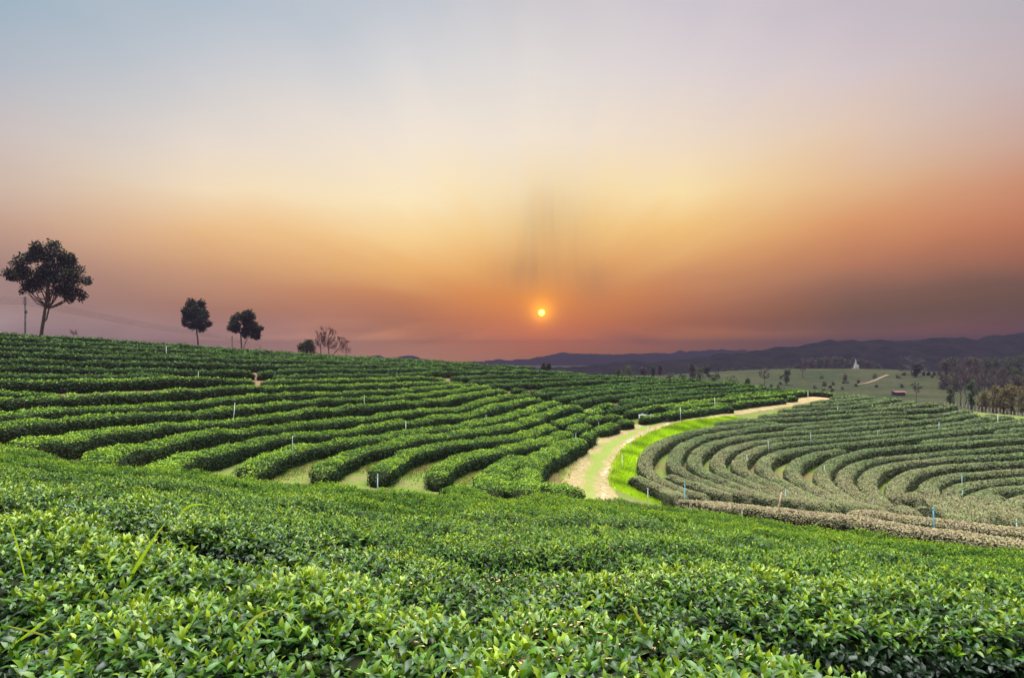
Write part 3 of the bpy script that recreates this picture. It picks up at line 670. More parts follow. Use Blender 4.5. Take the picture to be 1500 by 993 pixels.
# ------------------------------------------------------------------ traced rows: left slope (far edge of each clipped top, photo pixels)
LEFT = [
 # (points, palette, what it looks like / where)
 ([(196,690),(214,680),(230,672),(260,662),(300,655),(320,649),(350,643),(380,639),(420,633),(460,630),(500,628),(520,624),(560,619),(600,613),(640,608),(680,603),(710,594),(740,588),(770,582),(790,580),(797,582)], 'eighth'),
 ([(118,670),(130,663),(160,654),(200,646),(240,640),(260,634),(300,630),(340,626),(380,622),(440,618),(500,610),(550,605),(600,599),(640,597),(670,593),(700,585),(720,581),(750,576),(774,575)], 'ninth'),
 ([(0,646),(20,643),(60,640),(100,635),(120,631),(160,627),(220,619),(300,615),(340,612),(380,607),(420,601),(460,597),(500,593),(540,590),(600,586),(640,582),(680,575),(710,571),(740,569),(749,572)], 'tenth'),
 ([(-40,620),(0,617),(60,612),(100,609),(140,606),(200,604),(260,602),(300,599),(340,594),(380,589),(420,586),(460,583),(500,582),(540,580),(600,577),(640,572),(680,567),(715,564),(724,567)], 'eleventh'),
 ([(-40,607),(0,602),(40,597),(100,594),(160,593),(200,591),(240,589),(300,584),(340,580),(380,576),(420,574),(460,573),(500,572),(540,571),(600,568),(640,564),(680,562),(702,563)], 'twelfth'),
 ([(-40,581),(0,580),(60,579),(100,578),(140,576),(180,574),(220,571),(260,569),(300,567),(360,565),(400,563),(460,563),(500,562),(540,561),(600,559),(640,558),(676,558)], 'thirteenth'),
 ([(-40,570),(0,571),(40,572),(80,573),(102,576)], 'stub'),
 ([(-40,555),(0,555),(60,556),(100,556),(160,554),(220,553),(260,552),(300,551.5),(340,552.4),(374.5,554)], 'fourteenth_l'),
 ([(375,557),(420,555),(480,554),(540,553),(600,551),(630,551),(658,554)], 'fourteenth_r'),
 ([(-40,547),(0,547),(80,547),(160,547),(220,547),(260,549)], 'stub2'),
 ([(-40,533),(0,534),(80,536),(160,538),(220,539),(300,541),(340,541),(372,542)], 'fifteenth_l'),
 ([(373,543),(420,541),(480,540),(540,540),(600,539),(650,541)], 'fifteenth_r'),
 ([(392,551),(440,549),(500,547),(560,546),(600,545),(632,546)], 'stub3'),
 ([(-40,525),(0,525),(80,527),(160,528),(240,530),(300,531),(360,532),(420,533),(480,534),(540,534),(600,536),(680,540),(760,545)], 'sixteenth'),
 ([(-40,513),(0,514),(80,517),(140,519),(220,521),(300,523),(380,526),(460,528),(540,530),(620,533),(700,537),(780,541)], 'seventeenth'),
 ([(-40,506),(0,507),(80,510),(160,513),(240,517),(300,518.5),(400,523),(500,526.5),(600,529.5),(700,534),(780,538)], 'eighteenth'),
 ([(-40,497),(0,499),(80,502),(160,507),(240,511),(300,514),(400,519),(500,523.5),(600,527),(700,532)], 'nineteenth'),
 ([(-40,490),(0,492.5),(80,497),(160,502),(240,507),(300,510.5),(400,516.5),(500,521.5),(600,526),(700,531)], 'twentieth'),
 ([(-40,484),(0,487),(80,491.5),(160,497),(240,502.5),(300,507),(400,514),(500,520),(600,525),(700,530)], 'crest'),
 ([(345,684),(368,672),(400,660),(420,653),(460,645),(500,643),(540,638),(580,631),(640,624),(670,620),(700,613),(730,607),(760,600),(790,590),(815,586),(824,588)], 'm1'),
 ([(453,686),(470,674),(490,667),(510,656),(530,652),(560,648),(600,637),(640,634),(680,629),(710,625),(740,618),(760,614),(790,604),(810,596),(840,592),(853,594)], 'm2'),
 ([(538,688),(552,680),(562,671),(580,662),(600,655),(630,650),(660,643),(700,640),(730,637),(760,632),(780,626),(803,619)], 'm3'),
 ([(803,617),(820,613),(848,602)], 'm3b'),
 ([(850,603),(866,599),(882,598)], 'm3c'),
 ([(622,694),(632,684),(650,672),(680,663),(710,656),(740,650),(770,645),(800,636),(820,628),(830,628)], 'm4'),
 ([(827,625),(853,617)], 'm4b'),
 ([(852,612),(877,605)], 'm4c'),
 ([(879,608),(905,605)], 'm4d'),
 ([(865,625),(897,617)], 'm5b'),
 ([(897,615),(922,612)], 'm5c'),
 ([(744,568),(766,568)], 'n0a'),
 ([(758,573),(800,569),(840,566),(872,564),(900,562),(960,558),(1020,556)], 'n0'),
 ([(776,576),(810,573),(850,570),(880,568),(900,566.5),(960,562.5),(1020,559.5),(1070,559)], 'n1'),
 ([(804,582),(840,577),(870,573),(900,571),(940,568),(980,565.5),(1020,562.5),(1090,561)], 'n2'),
 ([(832,588),(860,583),(880,580),(900,577.5),(940,574),(980,571),(1020,568),(1060,566.5),(1110,565)], 'n3'),
 ([(862,596),(880,591),(898,589)], 'n4'),
 ([(902,587),(940,581),(980,576),(1020,572),(1080,569.5),(1140,567)], 'n5'),
 ([(886,598),(900,594),(940,587),(980,582),(1020,578),(1060,575.5),(1100,573.5),(1140,571.5),(1172,569.5)], 'n6'),
 ([(1058,579),(1100,575.5),(1140,573.5)], 'n6b'),
 ([(908,602),(940,596),(980,591),(1020,586),(1060,582.5),(1100,579.5),(1140,576),(1184,573)], 'n7'),
 ([(974,596),(1000,592),(1040,589),(1064,590)], 'n8b'),
 ([(932,609),(960,604),(990,601),(1020,597),(1050,594),(1070,594)], 'n8'),
 ([(1064,590),(1100,586),(1140,582),(1147,582)], 'n9'),
 ([(1148,580),(1163,579)], 'n10'),
 ([(1184,573),(1206,573),(1230,575)], 'n11'),
 ([(702,562.5),(740,561),(800,559.5),(860,557),(900,556),(960,554.5),(1010,554.5)], 'o1'),
 ([(680,557),(720,555.5),(780,554.5),(840,553),(900,551.5),(960,551.5)], 'o2'),
 ([(656,552),(700,549.5),(760,548.5),(840,549),(900,549.5)], 'o3'),
 ([(618,544.5),(680,543.5),(740,542.5),(800,544),(860,547)], 'o4'),
 ([(700,539),(760,540.5),(840,544.5)], 'o5'),
]
# right field: centre line of each clipped top, from the far right round the bend to the near end
RIGHT = [
 ([(922,690),(940,697),(960,706),(980,715),(996,722)], 'outer'),
 ([(1140,617),(1100,620),(1060,623),(1030,627),(1000,634),(976,642),(958,652),(947,666),(944,680),(952,692),(968,701),(990,710),(1012,717),(1038,722)], 'r1'),
 ([(1320,601),(1260,605),(1200,609),(1150,611),(1100,613),(1050,618)], 'r1t'),
 ([(974,689),(1000,699),(1030,709),(1050,716),(1070,721)], 'r1b'),
 ([(1420,599),(1400,603),(1360,607),(1320,608),(1280,610),(1240,614),(1200,617),(1140,621),(1100,626),(1060,632),(1030,638),(1010,645),(995,656),(987,669),(987,680),(998,689),(1020,698),(1050,708),(1080,717),(1098,722)], 'r2'),
 ([(1336,613),(1300,614),(1260,618),(1200,622.5),(1150,626)], 'r2b'),
 ([(1430,604),(1400,609),(1360,614),(1320,618.5),(1280,622),(1240,625.5),(1200,629),(1140,632),(1100,636),(1070,641),(1044,647),(1028,655),(1017,667),(1017,678),(1030,688),(1056,699),(1090,712),(1120,722),(1140,729)], 'r3'),
 ([(1456,606),(1440,611),(1420,615.5),(1380,621),(1320,627),(1260,632),(1200,636),(1150,640),(1110,645),(1080,651),(1062,659),(1052,669),(1051,680),(1062,690),(1100,705),(1130,717),(1160,728),(1180,733)], 'r4'),
 ([(1560,608),(1500,613),(1480,616),(1440,620),(1400,625),(1360,629),(1320,633),(1280,637),(1240,640),(1200,643),(1160,646),(1130,650),(1104,657),(1088,667),(1081,678),(1088,687),(1105,696),(1130,707),(1160,721),(1190,731),(1208,737)], 'r5'),
 ([(1560,615),(1500,618.5),(1480,620),(1440,625),(1400,631),(1360,635),(1320,640),(1280,644.5),(1240,648),(1200,652),(1170,655),(1140,661),(1124,669),(1116,679),(1121,687),(1134,697),(1160,711),(1190,725),(1212,733),(1226,737)], 'r6'),
 ([(1560,629),(1500,633),(1440,637),(1380,642),(1350,646)], 'r6b'),
 ([(1560,621),(1500,626),(1460,630)], 'r6c'),
 ([(1237,656),(1210,660),(1190,664),(1172,672),(1161,682),(1160,690),(1170,700),(1190,711),(1206,718),(1226,728),(1250,738)], 'r7'),
 ([(1560,637),(1500,641),(1440,644),(1380,649),(1320,652),(1280,656),(1250,662),(1226,671),(1210,681),(1203,692),(1207,702),(1218,713),(1238,726),(1258,739)], 'r8'),
 ([(1560,648),(1500,652),(1440,656),(1380,661),(1320,666),(1280,671),(1256,678),(1242,687),(1236,698),(1244,712),(1264,728),(1288,744)], 'r9'),
 ([(1560,659),(1500,663),(1440,666),(1380,670),(1320,677),(1290,683),(1274,693),(1270,705),(1280,720),(1302,740)], 'r10'),
 ([(1560,671),(1500,674),(1440,677),(1400,679),(1370,682),(1344,687),(1324,696),(1314,706),(1310,716),(1316,728)], 'r11'),
 ([(1317,735),(1342,750)], 'r11c'),
 ([(1336,717),(1348,730)], 'r11b'),
 ([(1344,739),(1363,744)], 'r11d'),
 ([(1560,682),(1500,686),(1440,690),(1400,693),(1380,697),(1364,704),(1359,713),(1366,725),(1380,738),(1398,751),(1410,759)], 'r12'),
 ([(1560,696),(1500,699),(1450,702),(1420,706),(1400,712),(1391,720),(1398,730),(1412,743),(1430,753),(1440,758)], 'r13'),
 ([(1560,706),(1500,710),(1470,713),(1440,719),(1424,727),(1423,736),(1432,747),(1442,755)], 'r14'),
 ([(1462,721),(1450,730),(1456,742),(1468,754)], 'r15'),
 ([(1540,719),(1505,724),(1486,730),(1480,740),(1486,752),(1494,760)], 'r16'),
 ([(1560,738),(1530,744),(1516,752),(1518,760)], 'r17'),
 ([(1398,592),(1370,597),(1324,599)], 'ug2'),
 ([(1370,589),(1320,595),(1260,599),(1200,602),(1160,604),(1112,607)], 'ug'),
 ([(1318,583),(1260,592),(1200,596),(1140,599)], 'uh'),
 ([(1338,586),(1310,591),(1276,595)], 'uh2'),
 ([(1300,582),(1260,587),(1200,591),(1162,593)], 'ui'),
 ([(1284,580),(1250,583),(1200,587),(1186,588)], 'uj'),
 ([(1268,578),(1240,579.5),(1216,581)], 'uk'),
 ([(1252,576),(1234,577)], 'ul'),
 ([(1480,608),(1450,613)], 'v1'),
]
FRONTB = [
 ([(1010,729),(1040,730),(1080,733),(1120,737),(1160,742),(1200,747),(1260,754),(1320,762),(1380,770),(1440,778),(1500,786),(1560,795)], 'f1'),
 ([(1236,741),(1260,743),(1320,750),(1380,757),(1440,764),(1500,771),(1560,777)], 'f2'),
]
ORD = 'first second third fourth fifth sixth seventh eighth ninth tenth eleventh twelfth thirteenth fourteenth fifteenth sixteenth seventeenth eighteenth nineteenth twentieth'.split()
GL, GR, GF = 'tea hedges on the left slope', 'clipped tea hedges of the right field', 'dense tea hedges in front of the camera'
LAB_L = dict(
 eighth='seventh tea hedge up the left slope, its near end meeting the foreground hedges',
 ninth='eighth tea hedge up the left slope, starting in a pointed end behind the foreground',
 tenth='ninth tea hedge up the left slope, joining the foreground hedges at the left edge',
 eleventh='tenth tea hedge up the left slope, the first to run off the left edge',
 twelfth='eleventh tea hedge up the left slope, meeting the left edge at mid height',
 thirteenth='twelfth tea hedge up the left slope, with a short stub lying along its upper side',
 stub='short stub of tea hedge at the left edge above the twelfth long hedge',
 fourteenth_l='tall thirteenth tea hedge up the left slope, part left of the break',
 fourteenth_r='thirteenth tea hedge up the left slope, part right of the break',
 stub2='low thin tea hedge at the left that tapers out halfway to the three trees',
 fifteenth_l='fourteenth tea hedge up the left slope, left piece ending at the notch',
 fifteenth_r='fourteenth tea hedge up the left slope, right piece beyond the notch',
 stub3='short tea hedge squeezed in just right of the notch, below the round bush',
 sixteenth='fifteenth tea hedge up the left slope, unbroken, fifth below the skyline',
 seventeenth='sixteenth tea hedge up the left slope, unbroken, fourth below the skyline',
 eighteenth='dark tea hedge third below the skyline of the left slope',
 nineteenth='dark tea hedge second below the skyline of the left slope',
 twentieth='dark tea hedge just below the topmost one on the left skyline',
 crest='topmost tea hedge along the skyline under the three left trees',
 m1='sixth tea hedge up from the track, broad end left of a bare tan patch',
 m2='fifth tea hedge up from the track, its near end right of a bare tan patch',
 m3='fourth tea hedge up from the track, with a rounded end by the pale blue post',
 m3b='short tea hedge piece continuing the fourth row up from the track',
 m3c='small last piece of tea hedge at the fourth row far tip',
 m4='third tea hedge up from the track, ending in a rounded blob beside pale grass',
 m4b='first short clump of tea continuing the third row up from the track',
 m4c='second short clump of tea continuing the third row up from the track',
 m4d='farthest short clump of tea at the tip of the third row from the track',
 m5b='short tea hedge piece on the grass bank above the track, nearer of two',
 m5c='short tea hedge piece on the grass bank above the track, farther of two',
 n0a='tiny tea hedge piece in the gap where the slope rows break, below the sun',
 n0='long tea hedge right of the row break, sixth above the irrigation frames',
 n1='long tea hedge right of the row break, fifth above the irrigation frames',
 n2='long tea hedge right of the row break, starting just past the eighth slope row',
 n3='long tea hedge right of the row break, starting beside a bare gap',
 n4='short tea hedge standing alone in the grass gap above the track',
 n5='dark tea hedge third above the row that ends at the irrigation frames',
 n6='dark tea hedge second above the row that ends at the irrigation frames',
 n6b='thin tea hedge inserted between long rows near the far bend of the track',
 n7='dark tea hedge just above the irrigation frames, reaching the far track bend',
 n8b='thin short tea hedge lying against the row beside the irrigation frames',
 n8='lowest dark tea hedge beside the track, with the irrigation frames at its near end',
 n9='lower tea hedge beside the far stretch of the track',
 n10='small tea bush at the far end of the hedge beside the track',
 n11='low strip of tea behind the reddish far end of the track',
 o1='thin dark tea hedge high on the slope, sixth below the skyline under the sun',
 o2='thin dark tea hedge high on the slope, fifth below the skyline under the sun',
 o3='thin dark tea hedge high on the slope, fourth below the skyline under the sun',
 o4='thin dark tea hedge high on the slope, third below the skyline under the sun',
 o5='thin dark tea hedge high on the slope, just below the skyline under the sun')
LAB_R = dict(
 outer='short brownish tea hedge outermost on the bend, bordering the bright grass',
 r1='brownish tea hedge curving along the bright grass, outermost long one of the field',
 r1t='top continuation of the outermost brownish hedge towards the right',
 r1b='short brownish hedge wedged between the first and second curving rows',
 r2='second curving brownish tea hedge in from the bright grass',
 r2b='thin hedge inserted between the second and third curving rows at the back',
 r3='third curving brownish tea hedge in from the bright grass',
 r4='fourth curving brownish tea hedge in from the bright grass',
 r5='fifth curving brownish tea hedge in from the bright grass',
 r6='sixth curving brownish tea hedge in from the bright grass',
 r6b='pinkish brown tea hedge that begins mid field and leaves the right edge',
 r6c='short pinkish brown tea hedge tip at the right edge, upper of two',
 r7='seventh curving hedge, its upper end stopping in a rounded tip inside the field',
 r8='eighth curving brownish tea hedge, wrapping round the seventh that stops short',
 r9='ninth curving hedge, with a small patch of bright grass at its bend',
 r10='tenth curving hedge, between two patches of bright green weeds',
 r11='eleventh curving hedge, right of the larger patch of bright weeds',
 r11c='lower stub of clipped tea below the eleventh curving hedge',
 r11b='small clipped tea clump between the eleventh and twelfth curving hedges',
 r11d='tiny clipped tea clump left of the tall blue post',
 r12='twelfth curving hedge, coming down behind the tall light blue post',
 r13='thirteenth curving hedge, with two blue stakes on its bend',
 r14='fourteenth curving hedge, close to the right edge',
 r15='short upright curving hedge, second in from the right edge',
 r16='curving hedge at the right edge beside the white stake',
 r17='last curving hedge cut off by the right edge',
 ug2='short hedge inside the crest rows, tip below the fence posts',
 ug='seventh hedge below the reddish track end on the crest of the right field',
 uh='fifth hedge below the reddish track end on the crest of the right field',
 uh2='short sixth hedge on the crest of the right field, below the hut',
 ui='fourth hedge below the reddish track end on the crest of the right field',
 uj='third hedge below the reddish track end on the crest of the right field',
 uk='second hedge below the reddish track end on the crest of the right field',
 ul='topmost small hedge on the crest of the right field beside the reddish track end',
 v1='small hedge piece near the fence at the far right of the crest',
 f1='broad pinkish brown hedge along the front of the right field, with the wooden stake',
 f2='second pinkish brown hedge at the front right, just behind the broad front one')
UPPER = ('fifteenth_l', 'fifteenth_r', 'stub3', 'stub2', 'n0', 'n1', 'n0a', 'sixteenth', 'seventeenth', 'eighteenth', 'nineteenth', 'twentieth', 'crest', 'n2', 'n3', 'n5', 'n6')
for px, key in LEFT:
    low = key[0] in 'mno' and key[1:2].isdigit(); hh_ = 0.64 if low else 0.74
    hedge(trace(px, 0.36, h=hh_), LAB_L[key], GL, mat=LEAFH, pal=GREEN if not (key[0] in 'o' or key in UPPER) else GREEN_DIMMED, w=(0.98 if key[0] == 'm' else 0.84) if low else 0.88, h=hh_)
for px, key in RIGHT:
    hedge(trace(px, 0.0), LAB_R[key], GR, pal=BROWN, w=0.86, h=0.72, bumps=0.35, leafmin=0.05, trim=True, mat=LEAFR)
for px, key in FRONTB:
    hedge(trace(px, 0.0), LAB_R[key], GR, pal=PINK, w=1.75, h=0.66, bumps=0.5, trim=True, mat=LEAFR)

# bushes and the wide row ends near the track (centre lines)
ENDS = [
 ([(718,712),(721,697),(733,682),(748,671),(768,665)], 'second tea hedge up from the track, broad and running down to the foreground', 1.25),
 ([(768,716),(768,700),(774,686),(786,672),(802,662),(822,653),(842,645),(853,641)], 'first tea hedge along the bank of the track, broad and bending', 1.25),
 ([(856,638),(868,630)], 'two joined small tea bushes on the bank above the track', 0.8),
 ([(800,700),(822,706),(836,716)], 'rounded dark tea bush at the near end of the track', 1.3),
 ([(462,702),(490,706),(520,712)], 'short tea hedge lying across the row ends left of the pale blue post', 1.2),
 ([(648,710),(672,713),(700,720)], 'short tea clump in front of the pale grass between the third and second rows', 1.0),
 ([(353,694),(385,697)], 'little low tea bush in front of the sixth row end', 0.9),
]
for px, lab, w in ENDS:
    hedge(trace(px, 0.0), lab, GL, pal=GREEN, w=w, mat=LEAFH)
FORE = ['nearest tea hedge with large leaves, across the bottom of the photo',
 'second tea hedge from the camera, behind the dark gap, large leaves',
 'third tea hedge from the camera, merging into the green carpet',
 'fourth tea hedge from the camera, merging into the green carpet',
 'fifth tea hedge from the camera, middle of the green carpet',
 'sixth tea hedge from the camera, in the far half of the green carpet',
 'seventh tea hedge from the camera, third from the carpet far border',
 'eighth tea hedge from the camera, just inside the border of the green carpet',
 'ninth tea hedge from the camera, along the far border of the green carpet']

# foreground rows: a fan between the edge of the nearest hedge and the far border of the block
BW = hits([(-60,640),(0,655),(110,677),(240,693),(400,706),(560,724),(700,732),(830,732),(900,734),(1010,748),(1190,775),(1500,808)])
BW = np.vstack([BW[0] + (BW[0] - BW[1]) * 0.3, BW, BW[-1] + (BW[-1] - BW[-2]) * 0.8])
C0 = np.array([(-9.5,6.4),(-6.6,5.75),(-4.3,4.95),(-2.7,4.45),(-1.45,3.95),(-0.42,3.2),(1.16,2.62),(2.08,2.42),(3.6,2.0),(5.6,1.2)])
BW = resample(BW, 0.2); C0 = resample(C0, 0.1)
def at_s(Pl, s):
    L = np.r_[0, np.cumsum(np.linalg.norm(np.diff(Pl, axis=0), axis=1))]; L /= L[-1]
    return np.c_[np.interp(s, L, Pl[:, 0]), np.interp(s, L, Pl[:, 1])]
ss = np.linspace(0, 1, 160)
A0, B0 = at_s(C0, ss), at_s(BW, ss)
NR = 8
def fan(t): return resample(A0 * (1 - t) + B0 * t, 0.18)
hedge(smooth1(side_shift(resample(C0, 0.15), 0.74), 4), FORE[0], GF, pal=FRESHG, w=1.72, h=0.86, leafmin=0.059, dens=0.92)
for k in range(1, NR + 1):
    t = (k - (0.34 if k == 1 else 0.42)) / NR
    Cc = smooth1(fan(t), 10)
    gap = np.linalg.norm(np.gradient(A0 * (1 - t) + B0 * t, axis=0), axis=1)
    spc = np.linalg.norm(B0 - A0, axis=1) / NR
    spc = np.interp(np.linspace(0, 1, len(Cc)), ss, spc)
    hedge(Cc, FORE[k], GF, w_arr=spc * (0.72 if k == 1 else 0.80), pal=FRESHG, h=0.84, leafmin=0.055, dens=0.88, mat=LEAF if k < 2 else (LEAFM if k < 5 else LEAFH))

# ------------------------------------------------------------------ grass
def grass(pts2, hgt, wid, c1, c2, label):
    n = len(pts2); z = gz_grid(pts2[:, 0], pts2[:, 1])
    base = np.c_[pts2, z - 0.01]; d = rng.normal(size=(n, 3)) * 0.45; d[:, 2] = 1; up = rng.normal(size=(n, 3))
    t = np.clip(0.5 + 0.65 * vnoise(pts2[:, 0], pts2[:, 1], 1.1, 21) + 0.5 * (rng.random(n) - 0.5), 0, 1); v, tr, c = leaves(base, d, up, hgt * rng.uniform(0.5, 1.3, n), mixc(c1, c2, t), 2, wid)
    o = tri_mesh('grass', v, tr, BLADE, c); tag(o, label, kind='stuff')
def along(PL, wdt, n):
    i = rng.integers(0, len(PL) - 1, n); t = rng.random(n)[:, None]
    return PL[i] * (1 - t) + PL[i + 1] * t + rng.normal(size=(n, 2)) * wdt
p = along(FRESH, 0.75, 52000); p = p[dist_poly(p[:, 0], p[:, 1], ROAD) > 0.75 + 0.7 * rng.random(len(p))]
grass(p, 0.20, 0.26, (0.17, 0.31, 0.015), (0.44, 0.66, 0.02), 'bright yellow green grass verge between the track and the brown hedges')
bank = resample(hits([(800,722),(818,690),(845,664),(885,638),(930,617),(985,606),(1060,597),(1130,588)], 0.0), 0.5)
p = along(bank, 0.9, 16000); p = p[dist_poly(p[:, 0], p[:, 1], ROAD) > 0.9]
grass(p, 0.10, 0.30, (0.16, 0.22, 0.03), (0.34, 0.34, 0.10), 'short dry grass on the bank left of the track')
gap = np.concatenate([along(resample(hits(q, 0.0), 0.5), 0.55, 3500) for q in ([(395,700),(430,688),(480,672),(520,664)],[(525,690),(560,680),(600,668)],[(585,700),(640,680),(700,668)],[(668,712),(690,692),(730,680)],[(780,640),(840,620),(890,612)],[(700,610),(780,598)])])
grass(gap, 0.10, 0.30, (0.09, 0.16, 0.022), (0.22, 0.26, 0.065), 'thin grass on the open ground between the left rows')
wd = np.concatenate([along(resample(hits(q, 0.0), 0.4), 0.32, 2600) for q in ([(1262,690),(1258,684)],[(1304,698),(1296,706)],[(1180,668),(1176,690)],[(1336,712),(1342,706)],[(1440,757),(1475,760)])])
grass(wd, 0.15, 0.30, (0.10, 0.26, 0.015), (0.24, 0.42, 0.03), 'bright weeds growing between the clipped hedges')

# ------------------------------------------------------------------ trees
def leaf_cloud(clumps, n, size, cols):
    """clumps: (x, y, z, rx, ry, rz); leaves gather near each clump's shell and leave gaps between"""
    C = np.array(clumps, float); vol = C[:, 3] * C[:, 4] * C[:, 5]; pr = vol ** 0.75; pr /= pr.sum()
    k = rng.choice(len(C), n, p=pr)
    d = rng.normal(size=(n, 3)); d /= np.linalg.norm(d, axis=1)[:, None]
    r = rng.random(n) ** 0.45
    sub = 1 + 0.22 * np.sin(d[:, 0] * 5 + k) * np.sin(d[:, 1] * 5 + 2 * k) + 0.18 * np.sin(d[:, 2] * 9 + 3 * k)
    p = C[k, :3] + d * (r * sub)[:, None] * C[k, 3:]
    dr = d + rng.normal(size=(n, 3)) * 0.8; up = rng.normal(size=(n, 3)) * 0.6 + np.array([0, 0, 0.9])
    t = np.clip(rng.random(n) * 0.6 + 0.4 * (0.5 + 0.5 * np.sin(k * 2.3)), 0, 1)
    return leaves(p, dr, up, size * rng.uniform(0.7, 1.4, n), mixc(cols[0], cols[1], t), 2, 0.8)
def put(u, v, Y): return pdir(u, v) * Y
def broad_tree(name, label, group, Y, clumps_px, trunks_px, n, leaf, cols, limbs=True, cat='tree', trunk_r=2.6, deep=0.75):
    """a tree from clumps (u, v, radius in photo pixels) and trunk lines, at distance Y; roots go down to the ground"""
    m = Y / F
    t0 = put(*trunks_px[0][0], Y); gz0 = float(ground(np.array([t0[0]]), np.array([Y]))[0]); base = np.array([t0[0], Y, min(gz0, t0[2])])
    root = empty(name, base); tag(root, label, cat, group)
    cl = []
    for (u, v, r) in clumps_px:
        c = put(u, v, Y); c[1] += random.uniform(-1, 1) * r * m * deep
        for q in range(2):
            o = np.array([random.uniform(-.35, .35) for _ in range(3)]) * r * m
            cl.append((*(c + o), r * m * random.uniform(.58, .86), r * m * random.uniform(.58, .86), r * m * random.uniform(.5, .8)))
    tb = MB()
    for ti, line in enumerate(trunks_px):
        pts_ = [put(u, v, Y) for u, v in line]
        if pts_[0][2] > gz0: pts_ = [np.array([pts_[0][0] - 0.02, Y, gz0 - 0.1])] + pts_
        pts_ = np.array(pts_); pts_[1:-1, 1] += 0.1
        k = len(pts_); tb.tube(pts_, np.linspace(1.0, 0.5, k) * trunk_r * m * (1 if ti == 0 else 0.6), 8)
    if limbs:
        for (u, v, r) in clumps_px:
            line = trunks_px[random.randrange(len(trunks_px))]; a = put(*line[-1 if random.random() < .6 else max(len(line) - 2, 1) if len(line) > 2 else -1], Y)
            c = put(u, v, Y); c[1] += random.uniform(-.5, .5) * r * m; mid = 0.5 * (a + c) + np.array([0, 0, -0.12 * np.linalg.norm(c - a)])
            tb.tube([a, mid, c], [0.42 * trunk_r * m, 0.28 * trunk_r * m, 0.08 * trunk_r * m], 5)
    tb.build('trunk', BARK, root, base)
    v_, t_, c_ = leaf_cloud(cl, n, leaf, cols)
    tri_mesh('crown', v_, t_, TREELEAF, c_, parent=root, loc=base)
    return root
DK = ((0.012, 0.018, 0.008), (0.030, 0.040, 0.014))
GT = 'dark trees on the left skyline'
broad_tree('broadleaf_tree', 'largest dark tree on the left skyline, slanting trunk and wide lobed crown', GT, 82,
 [(60,361,12),(76,362,12),(50,376,13),(68,378,13),(86,372,12),(97,382,13),(38,388,13),(56,392,12),(82,392,14),(106,394,12),(26,402,11),(42,408,13),(62,408,12),(88,408,14),(112,408,11),(122,411,8),(22,407,6),(32,418,8),(46,422,9),(78,424,11),(95,428,11),(110,428,9),(118,434,8),(100,436,8),(36,426,6),(58,415,13),(72,410,14),(92,416,14),(44,400,14),(104,404,13),(31,398,12),(60,374,14),(90,384,15),(68,394,9),(126,413,6)],
 [[(60,487),(63,468),(67,440),(69,415),(70,395)],[(61,474),(67,468),(71,452),(73,441)]], 15000, 0.27, DK, trunk_r=2.5)
broad_tree('broadleaf_tree', 'small tree with one thin trunk and upright oval crown on the left skyline', GT, 130,
 [(280,446,9),(292,446,9),(275,456,9),(288,456,11),(299,458,8),(272,466,8),(284,468,11),(297,469,10),(303,474,6),(280,477,7),(293,479,8),(271,473,5)],
 [[(290,506),(289,494),(287,482),(286,470)]], 9000, 0.34, DK, trunk_r=1.4)
broad_tree('broadleaf_tree', 'twin trunked tree with lopsided crown, rightmost of the three tall skyline trees', GT, 118,
 [(364,460,8),(370,464,8),(358,466,9),(346,466,8),(340,473,7),(350,476,9),(364,474,11),(374,476,8),(338,480,5),(346,484,6),(360,486,9),(372,488,9),(378,484,6),(377,492,5),(381,481,4)],
 [[(354,513),(353,500),(352,488),(350,478)],[(356,512),(360,500),(366,490),(366,478)]], 9000, 0.30, DK, trunk_r=1.2)
broad_tree('round_bush', 'dense round dark bush on the skyline beside the bare trees', 'shrubs on the left skyline', 84,
 [(443,507,8),(450,505,8),(456,509,7),(448,512,9),(440,513,6),(458,514,6)], [[(449,521),(449,512)]], 2600, 0.16, DK, cat='bush', trunk_r=1.5)
broad_tree('heart_shaped_tree', 'small dark heart shaped tree poking over the slope below the sun', None, 112,
 [(796,534,3.5),(803,534,3.5),(795,538,3),(800,539,5),(805,538,3)], [[(800,548),(800,540)]], 1500, 0.16, DK, cat='tree', trunk_r=1.0)

